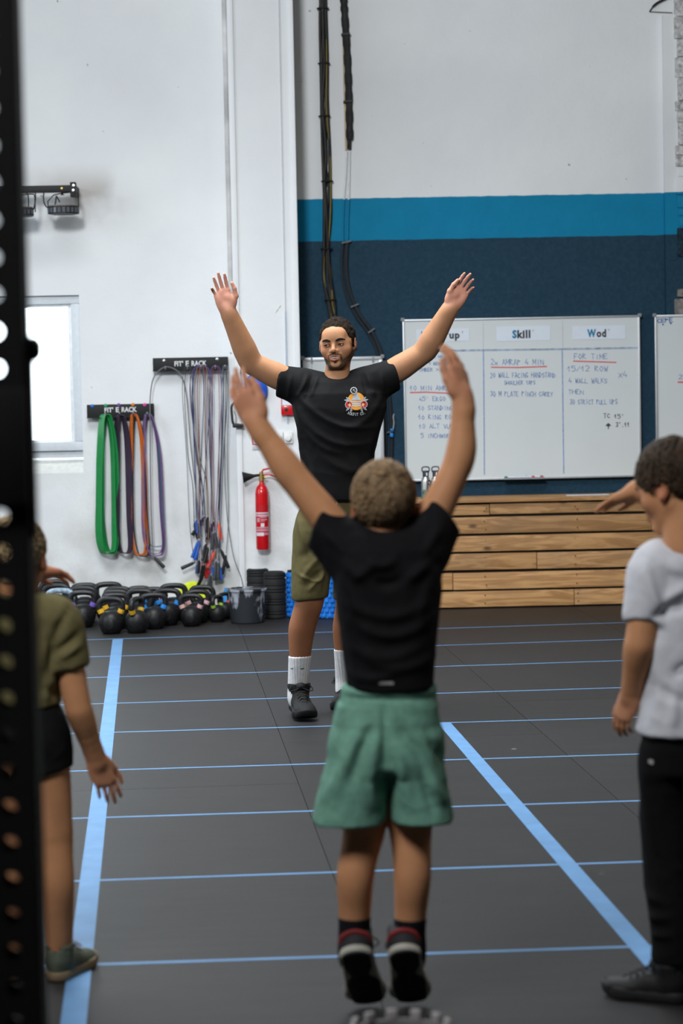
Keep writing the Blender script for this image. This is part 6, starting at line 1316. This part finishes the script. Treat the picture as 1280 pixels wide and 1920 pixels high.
# ------------------------------------------------------------------ GIRL AT THE LEFT
def build_girl():
    Y = 5.85; root = np.array([-.70, Y, 0.0]); t = thing('person', root, 'fair haired child in olive T-shirt and black shorts partly behind the dark upright', 'person', 'people in the hall')
    P = lambda x, y, dy=0.0: A(x, y, Y+dy); px = .001355; sk = skin_mat('child skin'); base = np.array([.54, .258, .124])
    v = Vox((P(-130, 1200)[0], Y-.2, .005), (P(225, 1200)[0], Y+.52, P(0, 940)[2]), .0038)
    hd = Head(P(33, 1046), rotz(R_(-14))@rotx(R_(-4)), .89, True); hd.grow(v); v.limb([hd.w(0, -.022, -.05), P(28, 1112), P(22, 1140)], [.040, .041, .05], .02)
    v.loft([(P(15, y)[2], P((a+b)/2, y)[0], Y, (b-a)/2*px, ry) for y, a, b, ry in [(1128, -25, 60, .05), (1160, -62, 94, .065), (1240, -52, 92, .068), (1310, -50, 94, .066), (1390, -66, 106, .08), (1430, -55, 100, .07)]], .03)
    sR, eR, wR = P(112, 1160), P(147, 1330, -.02), P(180, 1422, .04); v.limb([P(75, 1155), sR, (sR+eR)/2, eR], [.042, .038, .0335, .0285], .015); v.limb([eR, eR+(wR-eR)*.3, wR], [.0285, .0285, .0195], .012)
    hand(v, wR, P(201, 1475, .05)-wR, (-.35, .8, .1), (.55, .5, .4), .148, curl=(10, 12, 14, 16), spread=(4, 0, -3, -6), thumb=(30, 14), wr=.022)
    sL, eL, wL = P(-82, 1160), P(-40, 1200, .24), P(68, 1070, .36); v.limb([P(-40, 1155), sL, (sL+eL)/2, eL], [.042, .038, .034, .0285], .015); v.limb([eL, eL+(wL-eL)*.3, wL], [.0285, .0285, .0195], .012)
    hand(v, wL, P(104, 1074, .40)-wL, (0, -.4, -1), (.3, .9, -.1), .145, curl=(14, 16, 22, 24), spread=(4, 0, -4, -8), thumb=(40, 20), wr=.022)
    for hip, kn, ca, an in [(P(78, 1400), P(103, 1582, -.01), P(109, 1655, -.02), P(113, 1792, .025)), (P(-5, 1400), P(14, 1582, .0), P(20, 1655, -.02), P(24, 1792, .03))]:
        v.limb([hip, (hip+kn)/2, kn], [.064, .052, .0390], .02); v.limb([kn, ca, ca+(an-ca)*.55, an, an+[0, 0, -.04]], [.0385, .0365, .0310, .0255, .026], .015)
    V, Q = v.mesh(); V = relax(V, Q, 1); T = np.repeat([base], len(V), 0)
    m = np.clip(1.4-np.linalg.norm(V-P(196, 1462, .04), axis=1)/.075, 0, 1)[:, None]*.4; T = T*(1-m)+np.array([.48, .21, .14])*m; m = np.clip(1.4-np.linalg.norm(V-P(90, 1074, .38), axis=1)/.075, 0, 1)[:, None]*.6; T = T*(1-m)+np.array([.52, .20, .13])*m
    T = hd.tint(V, T, (.52, .12, .09)); to_part(V, Q, root, 'body', sk, t, T)
    hd.features(t, root, BVHTree.FromPolygons([Vector(p) for p in V], [tuple(q) for q in Q if V[q[0], 2] > P(33, 1110)[2] and V[q[0], 1] < Y+.14]), brow=(.25, .17, .08), lid=(.34, .17, .1))
    hz = lambda x, y: np.interp(y, [-.13, -.07, -.035, -.01, .014, .03, .055, .075, .12], [-.085, -.078, -.055, .0, .004, -.006, .036, .052, .06]); hm = mat('fair hair', (.35, .25, .13), .6, tint=True, var=.25, scale=70, bump=.3, bscale=300)
    hair_shell(hd, t, root, hm, hz, .007, 12, .0004, 50, (.32, .235, .125), .004); strands(hd, t, root, hm, hz, 1200, .06, 6, (.46, .34, .18), .009, (0, -.05, .10), .0028, .4)
    # bracelet
    MB().tube([wR-root+np.array([.0225*math.cos(2*math.pi*i/18)*.95, .0225*math.sin(2*math.pi*i/18), -.008*math.cos(2*math.pi*i/18)*.8]) for i in range(18)], .0022, 6, closed=True).build('bracelet', mat('brown cord', (.12, .05, .025), .8), t)
    v = Vox((P(-125, 1200)[0], Y-.14, P(0, 1350)[2]), (P(165, 1200)[0], Y+.16, P(0, 1085)[2]), .0042)
    v.loft([(P(15, y)[2], P((a+b)/2, y)[0], Y, (b-a)/2*px, ry) for y, a, b, ry in [(1104, -12, 58, .05), (1120, -45, 85, .07), (1150, -68, 106, .085), (1200, -68, 106, .09), (1260, -64, 106, .09), (1330, -68, 114, .095), (1350, -68, 115, .095)]], .03, 2.5)
    hr_ = (P(128, 1246), nrm(P(131, 1260)-P(126, 1230)+np.array([0, 0, 0]))); hl = (P(-98, 1246), nrm(P(-100, 1260)-P(-97, 1230)))
    v.limb([P(75, 1166), P(110, 1172), P(130, 1262, -.005)], [.062, .054, .0475], .02, 5, clip=[hr_]); v.limb([P(-45, 1166), P(-80, 1172), P(-100, 1262, .02)], [.062, .054, .0475], .02, 5, clip=[hl])
    v.cap(P(28, 1085), P(26, 1112), .046, .05, .012, 's'); v.cut(P(15, 1331), (.12, 0, -1)); v.hollow(.009); V, Q = v.mesh(); V = relax(V, Q, 2)
    f = lambda x0, y0, x1, y1, w_, d_, bx=0, bz=0: (P(x0, y0, -.1), P(x1, y1, -.1), (bx*px, 0, bz*px), w_, d_)
    V = folds(V, Q, [f(122, 1150, 100, 1200, .012, -.008), f(145, 1190, 104, 1225, .012, -.009, 0, -4), f(142, 1215, 110, 1238, .010, .008), f(90, 1180, 70, 1260, .016, .007), f(60, 1140, 50, 1240, .016, .006), f(100, 1250, 80, 1320, .014, .007), f(75, 1290, 110, 1315, .012, -.006)], .0024, 41, 12); so = to_part(V, Q, root, 't_shirt', cloth_mat('olive cotton', (.150, .130, .058), .88), t)
    MB().tube([P(128, 1243)-root+np.array([.0475*math.cos(2*math.pi*i/24), .0475*math.sin(2*math.pi*i/24), -.010*math.cos(2*math.pi*i/24)*.5]) for i in range(24)], .004, 6, closed=True).build('sleeve_hem', cloth_mat('olive hem', (.13, .112, .048), .9), so)
    v = Vox((P(-90, 1400)[0], Y-.14, P(0, 1470)[2]), (P(150, 1400)[0], Y+.14, P(0, 1305)[2]), .0045)
    v.loft([(P(15, y)[2], P((a+b)/2, y)[0], Y, (b-a)/2*px, ry) for y, a, b, ry in [(1312, -66, 106, .088), (1340, -78, 118, .095), (1385, -86, 125, .10), (1410, -86, 128, .1)]], .02, 2.5)
    v.limb([P(72, 1380), P(80, 1470)], [.078, .072], .02, 4, clip=[(P(100, 1437), nrm((.22, 0, -1)))]); v.limb([P(-30, 1380), P(-18, 1470)], [.078, .072], .02, 4, clip=[(P(-40, 1437), nrm((-.22, 0, -1)))]); v.hollow(.009); V, Q = v.mesh()
    so = to_part(folds(relax(V, Q, 2), Q, [], .0014, 51, 14), Q, root, 'shorts', cloth_mat('black shorts', (.010, .010, .011), .8), t)
    UP_ = mat('sage mesh', (.085, .10, .07), .75, bump=.3, bscale=400, var=.25); MID = mat('tan sole', (.19, .14, .08), .6); LC = mat('cream laces', (.36, .30, .24), .8)
    for hx, fd, zz_ in ((100, (.36, .93, 0), 0.0), (22, (-.05, .99, 0), 0.0)):
        g = G(hx, 1842); shoe(t, root, (g[0], g[1]-.005, 0.001), fd, (0, 0, 1), .215, UP_, MID, LC, 1.08, sole_h=.024, ankle_r=.038)
build_girl()

# ------------------------------------------------------------------ BOY AT THE RIGHT EDGE
def build_boy_right():
    Y = 5.52; root = np.array([1.02, Y, 0.0]); t = thing('person', root, 'dark haired boy in white T-shirt and black trousers looking down, cut by the right edge', 'person', 'people in the hall')
    P = lambda x, y, dy=0.0: A(x, y, Y+dy); px = .00128; sk = skin_mat('child skin'); base = np.array([.54, .258, .124])
    v = Vox((P(1125, 1200)[0], Y-.22, .02), (P(1400, 1200)[0], Y+.42, P(1280, 805)[2]), .0036)
    hd = Head(P(1262, 912), rotz(R_(52))@rotx(R_(-17)), .92, True); hd.grow(v); v.limb([hd.w(0, -.022, -.05), P(1284, 1015, -.03), P(1290, 1045, -.02)], [.041, .043, .055], .02)
    v.loft([(P(1290, y)[2], P((a+b)/2, y)[0], Y, (b-a)/2*px, ry) for y, a, b, ry in [(1032, 1250, 1335, .05), (1060, 1228, 1360, .07), (1150, 1224, 1364, .078), (1250, 1222, 1366, .078), (1340, 1216, 1372, .082), (1400, 1216, 1372, .082), (1430, 1225, 1365, .07)]], .03)
    sL, eL, wL = P(1222, 1062, -.02), P(1199, 1208, -.05), P(1184, 1298, .02); v.limb([P(1255, 1058), sL, (sL+eL)/2, eL], [.044, .040, .036, .0300], .015); v.limb([eL, eL+(wL-eL)*.3, wL], [.0305, .0300, .0210], .014)
    hand(v, wL, P(1168, 1340, .04)-wL, (.85, .5, .0), (-.3, .8, .2), .148, curl=(16, 20, 24, 26), spread=(3, 0, -2, -4), thumb=(28, 16), wr=.022)
    sR, eR, wR = P(1362, 1062, .02), P(1310, 1000, .26), P(1196, 917, .32); v.limb([P(1320, 1058), sR, (sR+eR)/2, eR], [.044, .040, .036, .030], .015); v.limb([eR, eR+(wR-eR)*.3, wR], [.0305, .0300, .0205], .014)
    hand(v, wR, P(1150, 938, .36)-wR, (.1, -.25, -1), (-.2, .9, 0), .150, curl=(5, 5, 7, 9), spread=(3, 0, -3, -7), thumb=(30, 16), wr=.022)
    V, Q = v.mesh(); V = relax(V, Q, 1); T = np.repeat([base], len(V), 0)
    m = np.clip(1.4-np.linalg.norm(V-P(1172, 1325, .03), axis=1)/.075, 0, 1)[:, None]*.4; T = T*(1-m)+np.array([.46, .20, .13])*m
    T = hd.tint(V, T, (.52, .12, .09)); to_part(V, Q, root, 'body', sk, t, T)
    hd.features(t, root, BVHTree.FromPolygons([Vector(p) for p in V], [tuple(q) for q in Q if V[q[0], 2] > P(1280, 1025)[2] and V[q[0], 1] < Y+.12]), look=(0, -.5), brow=(.03, .018, .01), lid=(.34, .17, .1))
    hz = lambda x, y: np.interp(y, [-.13, -.07, -.035, -.012, .010, .026, .045, .06, .075, .12], [-.072, -.066, -.046, .012, .014, -.008, -.005, .015, .025, .025]); hm = mat('dark brown hair', (.06, .03, .015), .55, tint=True, var=.3, scale=70, bump=.3, bscale=300)
    hair_shell(hd, t, root, hm, hz, .010, 14, .0004, 50, (.030, .018, .010), .0036, (1, 1.03, 1.02)); strands(hd, t, root, hm, hz, 2600, .070, 8, (.060, .036, .019), .0135, (0, -.055, .095), .0030, .55)
    v = Vox((P(1160, 1200)[0], Y-.16, P(1280, 1395)[2]), (P(1430, 1200)[0], Y+.2, P(1280, 980)[2]), .0042)
    v.loft([(P(1290, y)[2], P((a+b)/2, y)[0], Y, (b-a)/2*px, ry) for y, a, b, ry in [(1010, 1262, 1325, .05), (1026, 1232, 1350, .075), (1050, 1214, 1372, .092), (1120, 1212, 1376, .10), (1180, 1216, 1374, .102), (1260, 1208, 1380, .106), (1340, 1197, 1392, .112), (1380, 1193, 1396, .114)]], .03, 2.5)
    hl = (P(1206, 1166, -.04), nrm(P(1204, 1180, -.045)-P(1210, 1140, -.03))); hr_ = (P(1375, 1120, .1), nrm(np.array([.2, .9, -.6])))
    v.limb([P(1255, 1066), P(1226, 1074, -.015), P(1206, 1180, -.042)], [.064, .057, .0470], .018, 5, clip=[hl]); v.limb([P(1325, 1066), P(1358, 1074, .02), P(1350, 1060, .18)], [.064, .057, .05], .02, 5, clip=[hr_])
    v.cap(P(1285, 985, -.02), P(1287, 1016, -.02), .050, .053, .012, 's'); v.cut(P(1290, 1371), (0, 0, -1)); v.hollow(.009); V, Q = v.mesh(); V = relax(V, Q, 2)
    f = lambda x0, y0, x1, y1, w_, d_, bx=0, bz=0: (P(x0, y0, -.1), P(x1, y1, -.1), (bx*px, 0, bz*px), w_, d_)
    V = folds(V, Q, [f(1215, 1060, 1240, 1150, .012, .008, -4, 0), f(1225, 1165, 1285, 1125, .016, -.014, 0, 4), f(1240, 1145, 1290, 1095, .014, .009), f(1262, 1150, 1290, 1135, .012, -.008), f(1245, 1200, 1225, 1290, .016, .009), f(1262, 1270, 1290, 1245, .014, -.010), f(1240, 1290, 1285, 1315, .014, -.008, 0, -6), f(1230, 1230, 1215, 1350, .014, -.007), f(1265, 1300, 1260, 1365, .014, .008), f(1250, 1060, 1290, 1075, .016, .008)], .0030, 61, 11); so = to_part(V, Q, root, 't_shirt', cloth_mat('white cotton', (.60, .61, .65), .9, .03, bump=.08), t)
    MB().tube([P(1287, 1012, -.02)-root+np.array([.053*math.cos(2*math.pi*i/26), .050*math.sin(2*math.pi*i/26), -.006*math.sin(2*math.pi*i/26)]) for i in range(26)], .0062, 8, closed=True).build('collar', cloth_mat('white rib', (.56, .57, .60), .9), so)
    v = Vox((P(1180, 1500)[0], Y-.18, .03), (P(1420, 1500)[0], Y+.18, P(1280, 1350)[2]), .0048)
    v.loft([(P(1290, y)[2], P((a+b)/2, y)[0], Y, (b-a)/2*px, ry) for y, a, b, ry in [(1352, 1206, 1380, .098), (1400, 1202, 1384, .102), (1450, 1205, 1382, .10)]], .02, 2.4)
    v.limb([P(1250, 1420), P(1252, 1540, .01), P(1255, 1640, 0), P(1262, 1740, -.02), P(1264, 1830, -.02)], [.066, .060, .056, .047, .045], .02, 5, clip=[(P(1262, 1796, -.02), (0, 0, -1))]); v.limb([P(1335, 1420), P(1340, 1540, .02), P(1345, 1640, 0), P(1352, 1740, -.01), P(1352, 1830, -.01)], [.066, .060, .056, .047, .045], .02, 5, clip=[(P(1350, 1796), (0, 0, -1))])
    v.hollow(.010); V, Q = v.mesh(); V = relax(V, Q, 2); V = folds(V, Q, [f(1212, 1690, 1250, 1700, .012, .007), f(1215, 1735, 1260, 1725, .012, .008), f(1225, 1765, 1262, 1760, .010, .007), f(1206, 1450, 1240, 1600, .016, .006)], .0022, 71, 12); so = to_part(V, Q, root, 'trousers', cloth_mat('black track cotton', (.0055, .0055, .006), .9), t)
    bv = BVHTree.FromPolygons([Vector(p) for p in V], [tuple(q) for q in Q]); c = P(1210, 1421); decal(bv, root, [(-4, -3), (3, -5), (4.5, 3), (0, 5.5), (-4.5, 3)], mat('reflective grey', (.34, .34, .33), .4), 'side_mark', so, c[0]+.003, c[2], px, 1, .002, Y-.05)
    SO = cloth_mat('pale grey sock', (.20, .24, .28), .9, .35, 30); SH = mat('black shoe', (.010, .010, .011), .55, bump=.2, bscale=300); SM = mat('dark sole', (.014, .014, .015), .6)
    for cx, dy in ((1264, -.02), (1352, -.01)):
        v = Vox(P(cx, 1812, dy)-[.08, .08, .09], P(cx, 1812, dy)+[.08, .08, .09], .004); v.limb([P(cx, 1765, dy), P(cx+2, 1825, dy), P(cx+2, 1855, dy)], [.036, .033, .034], .01); V, Q = v.mesh(); to_part(relax(V, Q, 1), Q, root, 'sock', SO, t)
    for hx, hy, yy in ((1292, 1882, 0), (1392, 1880, 0)):
        g = G(hx, hy); shoe(t, root, (g[0], g[1], .001), (-.88, .47, 0), (0, 0, 1), .225, SH, SM, mat('black laces', (.02, .02, .021), .8), 1.0, sole_h=.028, ankle_r=.038)
build_boy_right()
